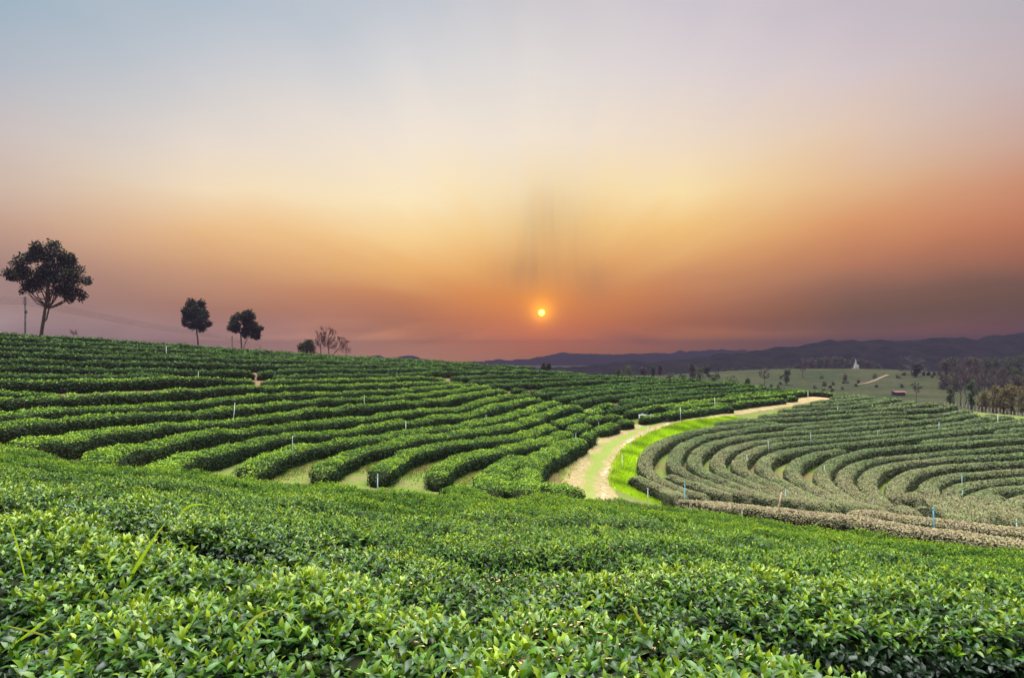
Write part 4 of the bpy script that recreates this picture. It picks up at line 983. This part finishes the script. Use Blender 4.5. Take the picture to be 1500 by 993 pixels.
def bare_tree(name, label, group, Y, u, v0, v1, spread, seed, lean=0.0, mat=TWIG, levels=4, thick=1.0, flat=0.0, cat='tree'):
    rd = random.Random(seed); m = Y / F; a = put(u, v0, Y); gz0 = float(ground(np.array([a[0]]), np.array([Y]))[0])
    base = np.array([a[0], Y, min(gz0, a[2])]); H = (v0 - v1) * m; root = empty(name, base); tag(root, label, cat, group)
    tr = MB(); tw = MB(); top = a + np.array([lean * H, 0, H * (0.80 if flat == 0 else 0.85)])
    r0 = 0.016 * H * thick + 0.02
    n = 6; line = [base - np.array([0, 0, .1])] + [a + (top - a) * (i / n) + np.array([rd.uniform(-.02, .02) * H, rd.uniform(-.02, .02) * H, 0]) for i in range(n + 1)]
    line = [p for i, p in enumerate(line) if i == 0 or p[2] > base[2] + .02]
    tr.tube(line, np.linspace(r0, r0 * 0.5, len(line)), 6)
    def grow(p, d, L, r, lv, mb):
        e = p + d * L; k = p + d * L * .5 + np.array([rd.uniform(-.07, .07) for _ in range(3)]) * L
        mb.tube([p, k, e], [r, r * .8, r * .5], 4 if lv > 1 else 3, cap=False)
        if lv <= 0: return
        for q in range(4):
            nd = d * 0.9 + np.array([rd.uniform(-1, 1), rd.uniform(-1, 1), rd.uniform(-.25, .7) * (1 - flat)]) * .62; nd /= np.linalg.norm(nd)
            grow(p + (e - p) * rd.uniform(.35, 1.0), nd, L * rd.uniform(.45, .7), max(r * .5, 0.13 * m), lv - 1, tw)
    nb = 13
    for i in range(nb):
        f = 0.34 + 0.66 * i / (nb - 1); p = a + (top - a) * f; th = i * 2.4 + rd.uniform(-.5, .5)
        wid_ = spread * m * (1.0 - 0.45 * f) * rd.uniform(.6, .95)
        d = np.array([math.cos(th) * wid_, math.sin(th) * wid_, rd.uniform(.16, .34) * H * (1 - .8 * flat) * (0.6 + 0.5 * f)]); L0 = np.linalg.norm(d); d /= L0
        grow(p, d, L0 * .72, max(r0 * .34, 0.2 * m), levels - 1, tr)
    tr.build('trunk', mat, root, base); tw.build('crown', mat, root, base)
    return root
DARKTWIG = mat_plain('dark_twig_bark', (0.07, 0.045, 0.038), (0.11, 0.07, 0.06), 3.0, 0.95, spec=0.1)
GB = 'leafless trees beside the round bush'
bare_tree('bare_tree', 'leafless tree with upright trunk, next to the round bush', GB, 88, 470, 522, 488, 14, 3, mat=DARKTWIG)
bare_tree('bare_tree', 'tallest leafless tree of the skyline group, straight trunk in the middle', GB, 88, 481, 522, 485, 19, 5, mat=DARKTWIG)
bare_tree('bare_tree', 'leafless tree leaning right at the end of the skyline group', GB, 86, 486, 523, 496, 22, 8, lean=0.62, mat=DARKTWIG)
bare_tree('bare_shrub', 'low leafless shrub at the right foot of the leaning bare tree', None, 86, 507, 523, 507, 12, 9, mat=DARKTWIG, levels=3, cat='shrub')
bare_tree('bare_shrub', 'tiny leafless shrub on the skyline right of the largest tree', None, 84, 108, 494, 484, 9, 12, mat=DARKTWIG, levels=3, cat='shrub')

def far_hit(u, v):
    d = pdir(u, v); ys = np.arange(120, 420, 1.0); g = d[2] * ys - gz_grid(d[0] * ys, ys)
    i = np.where(g < 0)[0]; return np.array([d[0], 1.0]) * (ys[i[0]] if len(i) else 300.0)
# trees of the valley: (u, top row, half width, distance, colour, label)
VG = ((0.030, 0.046, 0.020), (0.070, 0.095, 0.036)); VB = ((0.05, 0.042, 0.032), (0.10, 0.075, 0.055)); VO = ((0.10, 0.085, 0.03), (0.19, 0.16, 0.06)); VP = ((0.06, 0.10, 0.04), (0.12, 0.18, 0.07))
def valley_tree(u, top, hwid, Y, cols, label, group, tall=None, name='valley_tree', n=900, cat='tree'):
    x = (u - 750) / F * Y; gz0 = float(ground(np.array([x]), np.array([float(Y)]))[0]); vb = HOR - gz0 * F / Y
    h = vb - top; cl = []
    h = max(h, 2.2 * hwid); ch = h * 0.86 if tall is None else tall
    for i in range(12):
        q = (i + random.random()) / 12; yy = top + ch * (0.10 + 0.80 * q); wdt = hwid * (0.55 + 0.45 * math.sin(math.pi * min(1, .15 + q)))
        cl.append((u + random.uniform(-1, 1) * wdt * 0.55, yy, min(hwid, h * .45) * random.uniform(.40, .62)))
    cl.append((u, top + min(hwid, h * .4) * .45, min(hwid, h * .4) * 0.5))
    broad_tree(name, label, group, Y, cl, [[(u, vb), (u + random.uniform(-1, 1), top + ch * .8), (u, top + ch * .5)]], int(n * 1.6), max(0.26, 1.5 * Y / F), cols, trunk_r=max(0.09 * hwid, 0.5), cat=cat)
GV = 'green trees showing above the far edge of the slope'
for u, top, hw_, Y, cols, lab in [
 (920,534.5,12,170,VG,'broad dark tree left of the others just past the slope edge'),
 (907,539,6,190,VG,'small tree touching the left side of the broad dark valley tree'),
 (956,536,4.2,240,VG,'slim dark tree standing alone in the haze'),
 (967,534,4.2,300,VB,'slim hazy tree right of the slim dark one'),
 (943,538,6,300,VB,'pale hazy tree between the broad dark tree and the slim ones'),
 (1024,536,14,150,VG,'largest green tree past the slope edge, round crown'),
 (1015,533,6,260,VB,'hazy tree top rising behind the largest green valley tree'),
 (1035,534.5,6,280,VB,'hazy rounded tree top right behind the largest green valley tree'),
 (1050,543,11,145,VG,'green tree with flat top right of the largest valley tree'),
 (1000,545,11,150,VG,'low bushy tree left of the largest valley tree'),
 (984,546,9,150,VG,'lowest bushy tree at the slope edge, left of two'),
 (1074,550,13,135,VP,'pale rounded bush cluster right of the flat topped green tree'),
 (1097,554,6.5,110,VP,'small bright green bush at the slope edge before the brown bare tree'),
 (1153,539,6.5,240,VP,'small light green tree on the near side of the pale hill')]:
    valley_tree(u, top, hw_, Y, cols, lab, GV)
bare_tree('bare_tree', 'brown leafless tree past the slope edge with fan of branches', 'leafless trees in the valley', 140, 1120, 562, 541, 12, 21, thick=1.2)
bare_tree('bare_tree', 'tall thin leafless tree at the left foot of the pale hill', 'leafless trees in the valley', 260, 1176, 553, 528, 8, 22)
GH = 'hazy trees of the far tree line'
k = 0
for u, top in [(1062,539),(1072,541),(1083,540),(1094,539),(1104,541.5),(1114,541),(1126,539),(1136,537),(1146,536.5),(1157,538)]:
    valley_tree(u, top, 6.5, 420 + 8 * (k % 4), VG, 'hazy tree %s from the left in the far tree line before the dark ridge' % ORD[k], GH, n=320); k += 1
GW = 'brown trees of the wood behind the pale hill'
k = 0
for u, top in [(1168,531),(1179,527),(1190,525),(1201,523.5),(1211,522.5),(1222,521.5),(1232,523),(1241,526),(1250,525),(1259,524),(1268,526.5),(1277,529),(1286,533)]:
    valley_tree(u, top, 8, 372 + 9 * (k % 3), VB if k % 3 else VG, 'tree %s from the left in the wood behind the white monument hill' % ORD[k], GW, n=480); k += 1
bare_tree('spreading_tree', 'wide flat topped bare tree right of the pale hill', None, 270, 1335, 556, 522, 30, 41, flat=0.75, thick=1.3, levels=4)
valley_tree(1342, 534, 8.5, 262, DK, 'dark dense tree in front of the wide flat topped tree', None, n=1100)
GC = 'little dark shrubs right of the dark dense tree'
for k, (u, t_) in enumerate([(1353,545.5),(1360,545),(1369,546),(1376,545.5)]):
    valley_tree(u, t_, 2.4, 268, DK, 'little upright dark shrub %s in the row right of the flat topped tree' % ORD[k], GC, n=160, name='upright_shrub', cat='shrub')
GQ = 'trees of the wood at the right edge'
for k, (u, top, hw_, Y, cols) in enumerate([(1386,524,13,236,VB),(1400,521.5,13,240,VG),(1415,523,13,238,VB),(1430,521,12,244,VB),(1446,523,13,232,VG),(1462,524,13,228,VG),(1477,522,14,236,VG),(1492,519,14,232,VG),(1508,517,15,236,VG),(1526,516,15,236,VG),(1468,538,13,205,VB),(1490,536,14,200,VG),(1512,534,15,205,VG)]):
    valley_tree(u, top, hw_, Y, cols, '%s tree %s from the left in the dark wood at the right edge' % ('brownish' if cols is VB else 'dark green', ORD[k]), GQ, n=900)
GU = 'bushy understorey of the wood at the right edge'
for k, (u, top, hw_, Y, cols) in enumerate([(1380,548,12,222,VB),(1398,550,13,216,VG),(1416,546,14,222,VB),(1434,549,14,214,VB),(1452,545,14,218,VG),(1470,551,14,200,VB),(1488,549,15,196,VB),(1508,548,15,200,VB)]):
    valley_tree(u, top, hw_, Y, cols, '%s low bushy tree %s from the left under the right wood' % ('brownish' if cols is VB else 'dark green', ORD[k]), GU, n=1000)
GA = 'pale leafless trees before the right wood'
for k, (u, v0, v1) in enumerate([(1398,586,536),(1407,587,540),(1414,588,534),(1432,588,536),(1442,590,540),(1454,592,542),(1466,590,545)]):
    bare_tree('bare_tree', 'pale pinkish leafless tree %s from the left before the right wood' % ORD[k], GA, 165 + 3 * (k % 3), u, v0, v1, 15, 60 + k, levels=4, thick=0.8)
valley_tree(1423, 558, 8, 138, ((0.03, 0.07, 0.02), (0.06, 0.13, 0.04)), 'fresh green tree standing before the pale leafless trees', None, n=1100)
valley_tree(1392, 567, 6.5, 150, VG, 'dark ragged small tree left of the fresh green one', None, n=700)
bare_tree('bare_tree', 'small leafless tree on the meadow beyond the field, near the hut', 'leafless trees in the valley', 165, 1342, 581, 563, 6, 81)
GO = 'olive bamboo clumps at the right edge behind the fence'
for k, (u, top, hw_, Y) in enumerate([(1441,571,11,122),(1456,564,12,126),(1470,567,12,120),(1484,560,13,124),(1499,563,14,118),(1516,558,14,120)]):
    valley_tree(u, top, hw_, Y, VO, 'olive bamboo clump %s from the left behind the fence posts' % ORD[k], GO, name='bamboo_clump', n=1000, cat='bamboo')

GS = 'small shrubs dotted over the valley floor and the pale hill'
for k in range(46):
    u = random.uniform(1010, 1375); v = random.uniform(549, 577)
    if v > 0.09 * (u - 1000) + 566 or (abs(u - 1253) < 14 and v < 556) or (abs(u - 1316) < 16 and v > 570): continue
    g = far_hit(u, v)
    if g[1] < 125: continue
    valley_tree(u, v - random.uniform(2.5, 5.5), random.uniform(2.0, 4.5), float(g[1]), (VG, VP, VB)[k % 3], 'small shrub dotted among others on the hazy valley floor and the pale hill', GS, n=130, name='valley_shrub', cat='shrub')

# ------------------------------------------------------------------ white monument, hut, path on the pale hill
WHITE = mat_plain('white_plaster', (0.40, 0.39, 0.38), (0.52, 0.50, 0.49), 1.0, 0.8)
x = (1253.5 - 750) / F * 318; bz = float(gz_grid(x, 318.0)[0]); c = np.array([x, 318.0, bz])
root = empty('monument', c); tag(root, 'small white pointed monument on top of the pale hill before a dark wood', 'monument')
mb = MB(); mb.box(c + (0, 0, .15), (3.2, 3.2, .5)); mb.box(c + (0, 0, .6), (2.5, 2.5, .44)); mb.build('plinth', WHITE, root, c, smooth=False)
mb = MB(); mb.lathe(c + (0, 0, .8), [(1.2,0),(1.15,.3),(.95,.8),(.85,1.3),(.62,1.9),(.42,2.5),(.30,3.1),(.16,3.7),(.05,4.4)], 14); mb.build('spire', WHITE, root, c)
mb = MB(); mb.lathe(c + (1.15, -.3, .8), [(.5,0),(.45,.6),(.28,1.1),(.1,1.6)], 10); mb.build('side_spire', WHITE, root, c)
x = (1316 - 750) / F * 196; bz = float(gz_grid(x, 196.0)[0]); c = np.array([x, 196.0, bz])
root = empty('hut', c); tag(root, 'low hut with dull red roof on the meadow beyond the crest of the right field', 'hut')
mb = MB(); mb.box(c + (0, 0, .55), (3.0, 2.2, 1.2)); mb.build('wall', mat_plain('hut_wall', (.10,.08,.10), (.16,.12,.13), 2.0, .9), root, c, smooth=False)
mb = MB(); mb.add([c + np.array(q) for q in ((-1.9,-1.5,1.1),(1.9,-1.5,1.1),(1.9,1.5,1.1),(-1.9,1.5,1.1),(-1.9,0,1.6),(1.9,0,1.6))], [(0,1,5,4),(2,3,4,5),(0,4,3),(1,2,5),(0,3,2,1)])
mb.build('roof', mat_plain('dull_red_roof', (.15,.065,.06), (.22,.10,.085), 2.0, .8), root, c, smooth=False)
def ribbon(name, P2, w, lift, mat, label):
    t = np.gradient(P2, axis=0); t /= np.linalg.norm(t, axis=1)[:, None]; n_ = np.c_[-t[:, 1], t[:, 0]]
    s_ = np.linspace(-.5, .5, 5); V = P2[:, None] + n_[:, None] * (s_ * w)[None, :, None]
    z = gz_grid(V[..., 0].ravel(), V[..., 1].ravel()) + lift; k = len(P2); ii = np.arange(k * 5).reshape(k, 5)
    q = np.stack([ii[:-1, :-1], ii[:-1, 1:], ii[1:, 1:], ii[1:, :-1]], -1).reshape(-1, 4)[:, ::-1]
    o = tri_mesh(name, np.c_[V.reshape(-1, 2), z], q, mat, smooth=True); tag(o, label, kind='structure')
ribbon('path', resample(np.array([far_hit(u, v) for u, v in ((1256,563),(1270,561),(1282,557),(1290,553),(1301,549))]), 2.0), 1.3, 0.05, mat_plain('pale_earth', (.17,.12,.07), (.26,.19,.12), .5, .95), 'pale earth path climbing the far hill below the monument')

# ------------------------------------------------------------------ power line
POLEM = mat_plain('weathered_pole', (.06,.055,.05), (.10,.09,.085), 3.0, .9)
WIREM = mat_plain('black_wire', (.03,.03,.03), None, 1.0, .6)
tops = []
for (u, v, Y, lab) in ((37,434,112,'tallest dark utility pole beside the largest tree'),(340,491.5,205,'utility pole top beside the twin trunked tree'),(381.5,504,262,'shortest utility pole top right of the twin trunked tree')):
    p = put(u, v, Y); bz = float(gz_grid(p[0], p[1])[0]); root = empty('utility_pole', (p[0], p[1], bz)); tag(root, lab, 'utility pole', 'utility poles behind the slope')
    mb = MB(); mb.tube([(p[0], p[1], bz - .3), (p[0], p[1], p[2])], [.19, .14], 8); mb.build('pole', POLEM, root, (p[0], p[1], bz))
    mb = MB()
    for k in range(4): mb.box((p[0], p[1] - .1, p[2] - .35 - .36 * k), (.34, .5, .12))
    mb.build('insulator_bracket', POLEM, root, (p[0], p[1], bz), smooth=False)
    if Y < 150:
        mb = MB(); mb.box((p[0] + .28, p[1] - .2, p[2] - 2.9), (.3, .3, .5)); mb.build('junction_box', POLEM, root, (p[0], p[1], bz), smooth=False)
    tops.append(p)
tops = [put(-260, 412, 74)] + tops
WL = ['top', 'second', 'third', 'lowest']
for k in range(4):
    mb = MB()
    for a, b in zip(tops[:-1], tops[1:]):
        t = np.linspace(0, 1, 24)[:, None]; L = np.linalg.norm(b - a)
        q = a * (1 - t) + b * t; q[:, 2] -= .35 + .36 * k + 4 * (t * (1 - t))[:, 0] * L * 0.006; q[:, 1] -= 0.36
        mb.tube(q, 0.022, 4)
    o = mb.build('power_line', WIREM, None, tuple(tops[1])); tag(o, '%s wire of the power line sagging behind the left trees' % WL[k], 'power line', 'wires of the power line')

# ------------------------------------------------------------------ posts and stakes in the tea
PM = {'blue': mat_plain('blue_pipe', (.10,.36,.52), (.16,.44,.58), 3.0, .45), 'aqua': mat_plain('aqua_pipe', (.30,.52,.52), (.42,.62,.60), 3.0, .5),
      'white': mat_plain('white_pipe', (.66,.70,.68), (.78,.80,.78), 3.0, .5), 'grey': mat_plain('grey_green_pipe', (.22,.32,.26), (.32,.42,.34), 3.0, .6),
      'wood': mat_plain('pinkish_wood', (.46,.32,.25), (.60,.46,.38), 6.0, .8, .3), 'pale': mat_plain('pale_green_pipe', (.40,.55,.38), (.52,.66,.48), 3.0, .5)}
GP = 'irrigation risers standing among the tea hedges'
POSTS = [
 ((428,686),(428.6,641),'grey','tall grey green riser with pale cap beside the bare tan patch'),
 ((553,722),(553.2,697),'aqua','aqua riser where the third row ends at the foreground hedges'),
 ((949,738),(949,717),'white','white riser on the bright grass beside the outermost brown hedge'),
 ((1003,740),(1003,712),'blue','deep blue riser at the near end of the front brown hedge'),
 ((1138,750),(1145,720),'wood','leaning pinkish wooden stake in the front brown hedge'),
 ((1151,738),(1150.5,718),'aqua','blue green riser right behind the wooden stake'),
 ((1088.5,776),(1087,752),'pale','pale green riser in the foreground hedges right of the track'),
 ((1368.5,780),(1367,745),'blue','tall light blue riser in the front brown hedge'),
 ((1278.5,746),(1278.5,735),'blue','short blue riser behind the front brown hedge'),
 ((1489.5,784),(1489,763),'aqua','pale aqua riser near the right edge of the front hedge'),
 ((1409.5,716),(1409,696),'aqua','upright aqua riser on the thirteenth curving hedge'),
 ((1406,732),(1410,720),'aqua','short aqua riser leaning right below the upright one'),
 ((1208,698),(1207.5,683),'white','short white riser in the eighth curving hedge'),
 ((1094.5,682),(1094,668),'white','short white riser at the bend of the fifth curving hedge'),
 ((1126.5,664),(1125,645),'aqua','thin aqua riser at the bend of the sixth curving hedge'),
 ((1188,652),(1187.5,635),'aqua','thin aqua riser behind the fifth curving hedge'),
 ((1375.5,634),(1375.5,619),'aqua','bright aqua riser in the middle of the crest rows of the right field'),
 ((1461.5,622),(1461.5,608),'white','white riser near the fence at the right end of the crest rows'),
 ((1286,644),(1285.5,631),'grey','faint grey green riser in the fifth row of the right field'),
 ((1227.5,607),(1227,597),'pale','small pale riser near the left end of the crest rows'),
 ((1278,600),(1277.5,592),'pale','small pale riser in the crest rows below the hut'),
 ((912,690),(911,667),'white','thin white riser on the bright grass at the bend of the verge'),
 ((925,662),(923,641),'white','thin white riser on the grass beside the outermost hedge'),
 ((949.5,640),(949,625),'white','thin white riser on the verge opposite the irrigation frames'),
 ((877,632),(877,619),'grey','short grey riser at the grass bank above the track'),
 ((844,654),(843.5,636),'aqua','aqua riser at the tip of the first hedge above the track'),
 ((799,674),(799,660),'aqua','thin aqua riser in the bend of the first hedge above the track'),
 ((1047.5,602),(1047,583),'white','thin white riser on the lowest dark row beside the far track'),
 ((997,611),(996.5,598),'white','white riser in the hedge right of the irrigation frames'),
 ((1183.5,586),(1183.5,574),'white','white riser beside the reddish far end of the track'),
 ((341.5,618),(344,592),'white','white riser in the ninth slope row below the three trees'),
 ((533.5,596),(533.5,580),'pale','pale green riser in the tenth slope row'),
 ((594.5,632),(594.5,618),'white','white riser in the sixth slope row'),
 ((712.5,620),(712,609),'aqua','faint aqua riser in the sixth row near the bend'),
 ((243.5,520),(243.5,508),'white','small pale riser high on the slope below the second tree'),
 ((290.5,556),(290.5,545),'pale','small green riser on the thirteenth slope row'),
]
for (b, t, m_, lab) in POSTS:
    # stands in the ground below the traced foot of its visible part
    inside = not any(w_ in lab for w_ in ('grass', 'verge', 'tan patch', 'far end'))
    g2 = hit(b[0], b[1], 0.35 if inside else 0.0)
    Y = g2[1]; bz = float(gz_grid(g2[0], Y)[0]); tp = pdir(t[0], t[1]) * Y; base = np.array([g2[0], Y, bz])
    nm = 'wooden_stake' if m_ == 'wood' else 'irrigation_riser'
    root = empty(nm, base); tag(root, lab, 'stake' if m_ == 'wood' else 'riser', None if m_ == 'wood' else GP)
    r = max(0.015, 0.00042 * Y) * (1.5 if m_ in ('blue', 'wood') else 1)
    mb = MB(); dx = tp[0] - g2[0]; foot = base - np.array([dx * .4, 0, .1]); mb.tube([foot, (foot + tp) / 2, tp], [r, r, r * .9], 8); mb.build('shaft' if m_ == 'wood' else 'pipe', PM[m_], root, base)
    if m_ != 'wood':
        mb = MB(); mb.lathe(tp, [(r * 1.15, -.03), (r * 1.35, .0), (r * 1.35, .03), (r * .7, .04), (r * .5, .08)], 8); mb.build('sprinkler_head', PM['white'] if lab.startswith('tall grey') else PM[m_], root, base)
for (u, v, w_, lab) in ((942,617,0.62,'wider of two little white irrigation frames on the bank'),(954.5,618,0.42,'narrower of two little white irrigation frames on the bank')):
    g2 = hit(u, v, 0.0); bz = float(gz_grid(g2[0], g2[1])[0]); c = np.array([g2[0], g2[1], bz]); root = empty('irrigation_hydrant', c); tag(root, lab, 'irrigation frame', 'irrigation frames at the hedge end')
    mb = MB()
    for sx in (-1, 1): mb.tube([c + (sx * w_ / 2, 0, -.1), c + (sx * w_ / 2, 0, .5)], .045, 8)
    mb.build('uprights', PM['white'], root, c); mb = MB(); mb.tube([c + (-w_ / 2 - .06, 0, .5), c + (w_ / 2 + .06, 0, .5)], .055, 8); mb.build('crossbar', PM['white'], root, c)
    mb = MB(); mb.lathe(c + (-.05, 0, .55), [(.06, 0), (.07, .05), (.03, .1)], 8); mb.build('valve', PM['aqua'], root, c)

# fence beyond the crest of the right field
FM = mat_plain('grey_post', (.12,.11,.10), (.22,.20,.18), 4.0, .9)
fu = np.linspace(1384, 1520, 27)
proto = None
fence = empty('post_fence', (0, 0, 0))
fv0 = None
posts = MB(); FP = []
for u in fu:
    Y = 92.0 - (u - 1384) * 0.10; x = (u - 750) / F * Y; z = float(gz_grid(x, Y)[0]); ztop = (HOR - np.interp(u, [1384, 1440, 1500, 1520], [590, 597.5, 606, 609])) / F * Y
    FP.append((x, Y, z, ztop))
fence.location = FP[0][:3]; tag(fence, 'fence of thin grey posts beyond the crest of the right field', 'fence')
for k, (x, y, z, zt) in enumerate(FP):
    mb = MB(); mb.tube([(x, y, z - .2), (x, y, zt + .25 * random.random())], .045, 6); mb.build('post', FM, fence, FP[0][:3])
mb = MB()
for a, b in zip(FP[:-1], FP[1:]): 
    for dz in (.25, .6): mb.tube([(a[0], a[1], a[3] - dz), (b[0], b[1], b[3] - dz)], .012, 3)
mb.build('wire', WIREM, fence, FP[0][:3])

# ------------------------------------------------------------------ long grass blades in the near hedges
def blade(P, wd, cols, label):
    P = resample(np.array([np.r_[p] for p in P])[:, :2], 99) if False else np.array(P, float)
    t = np.linspace(0, 1, len(P)); tt_ = np.linspace(0, 1, 26); Q3 = np.stack([np.interp(tt_, t, P[:, i]) for i in range(3)], 1)
    for _ in range(5): Q3[1:-1] = .25 * Q3[:-2] + .5 * Q3[1:-1] + .25 * Q3[2:]
    tg_ = np.gradient(Q3, axis=0); tg_ /= np.linalg.norm(tg_, axis=1)[:, None]
    side = np.cross(tg_, np.array([0.25, 1.0, 0.35])); side /= np.linalg.norm(side, axis=1)[:, None]; nrm_ = np.cross(side, tg_)
    w_ = wd * np.clip(np.minimum(1.0, (1 - tt_) * 2.2), 0.05, 1) * np.clip(.45 + tt_ * 2.4, 0, 1)
    V = np.concatenate([Q3 - side * w_[:, None], Q3 + nrm_ * w_[:, None] * .35, Q3 + side * w_[:, None]]); n_ = len(Q3)
    T = [(i, i + 1, n_ + i + 1, n_ + i) for i in range(n_ - 1)] + [(n_ + i, n_ + i + 1, 2 * n_ + i + 1, 2 * n_ + i) for i in range(n_ - 1)]
    o = tri_mesh('grass_blade', V, np.array(T), BLADE, np.repeat(np.array([cols]), len(V), 0), smooth=True, loc=Q3[0]); o.location = tuple(Q3[0]); tag(o, label, 'grass blade', 'long grass blades growing through the near hedges')
YG = (0.38, 0.60, 0.03); PG = (0.34, 0.42, 0.12)
def pblade(px, wd, cols, label, lean=0.0, up=0.0):
    Y0 = hit(px[0][0], px[0][1] , TOP - 0.02)[1] - up
    p = [put(u, v, Y0 + lean * i / (len(px) - 1)) for i, (u, v) in enumerate(px)]
    r = p[0] + (p[0] - p[1]) / np.linalg.norm(p[1] - p[0]) * 0.12
    blade([r] + p, wd * 0.66, cols, label)
pblade([(43,872),(34,832),(22,785),(10,755),(2,735)], .011, YG, 'tall yellow green grass blade rising near the left edge', .05)
pblade([(178,872),(198,832),(215,805),(232,778),(248,758)], .014, YG, 'longest yellow green grass blade leaning right, in the left foreground', .05)
pblade([(256,775),(266,748),(280,739),(298,738),(313,742)], .013, YG, 'small horizontal yellow blade tip above the longest grass blade', .05)
pblade([(44,926),(60,914),(77,902)], .009, YG, 'short bright grass blade at the bottom left, angled right', 0, .03)
pblade([(96,930),(86,916),(76,902)], .007, YG, 'thin bright grass blade bending down at the bottom left', 0, .03)
pblade([(46,925),(66,930),(82,942),(90,957)], .010, PG, 'pale curved grass blade drooping at the bottom left', -.02, .05)
pblade([(342,958),(352,932),(370,905),(395,893),(414,891)], .011, PG, 'pale arched grass blade in the centre left of the nearest hedge', 0, .05)
pblade([(462,950),(448,925),(432,905),(418,893)], .007, YG, 'thin yellow grass blade falling right from the arched one', 0, .05)
pblade([(940,912),(931,896),(923,884)], .010, PG, 'short pale grass blade in the dark gap of the near hedges', 0, .1)
pblade([(1386,862),(1383,850),(1379,838)], .010, YG, 'short yellow grass blade on the second hedge towards the right', 0, .05)
# ------------------------------------------------------------------ haze
hb = MB(); hb.box((0, 0, (HAZE_TOP - 18) / 2), (2 * HAZE_R, 2 * HAZE_R, HAZE_TOP + 18))
hm = bpy.data.materials.new('haze'); hm.use_nodes = True; ht = hm.node_tree; ht.nodes.clear()
ho = N(ht, 'ShaderNodeOutputMaterial'); hv = N(ht, 'ShaderNodeVolumePrincipled'); ht.links.new(hv.outputs[0], ho.inputs['Volume']); hv.inputs['Anisotropy'].default_value = 0.3
hv.inputs['Color'].default_value = (*HAZE_COL, 1); hv.inputs['Density'].default_value = HAZE_D
hz = hb.build('haze', hm, smooth=False); tag(hz, kind='stuff')
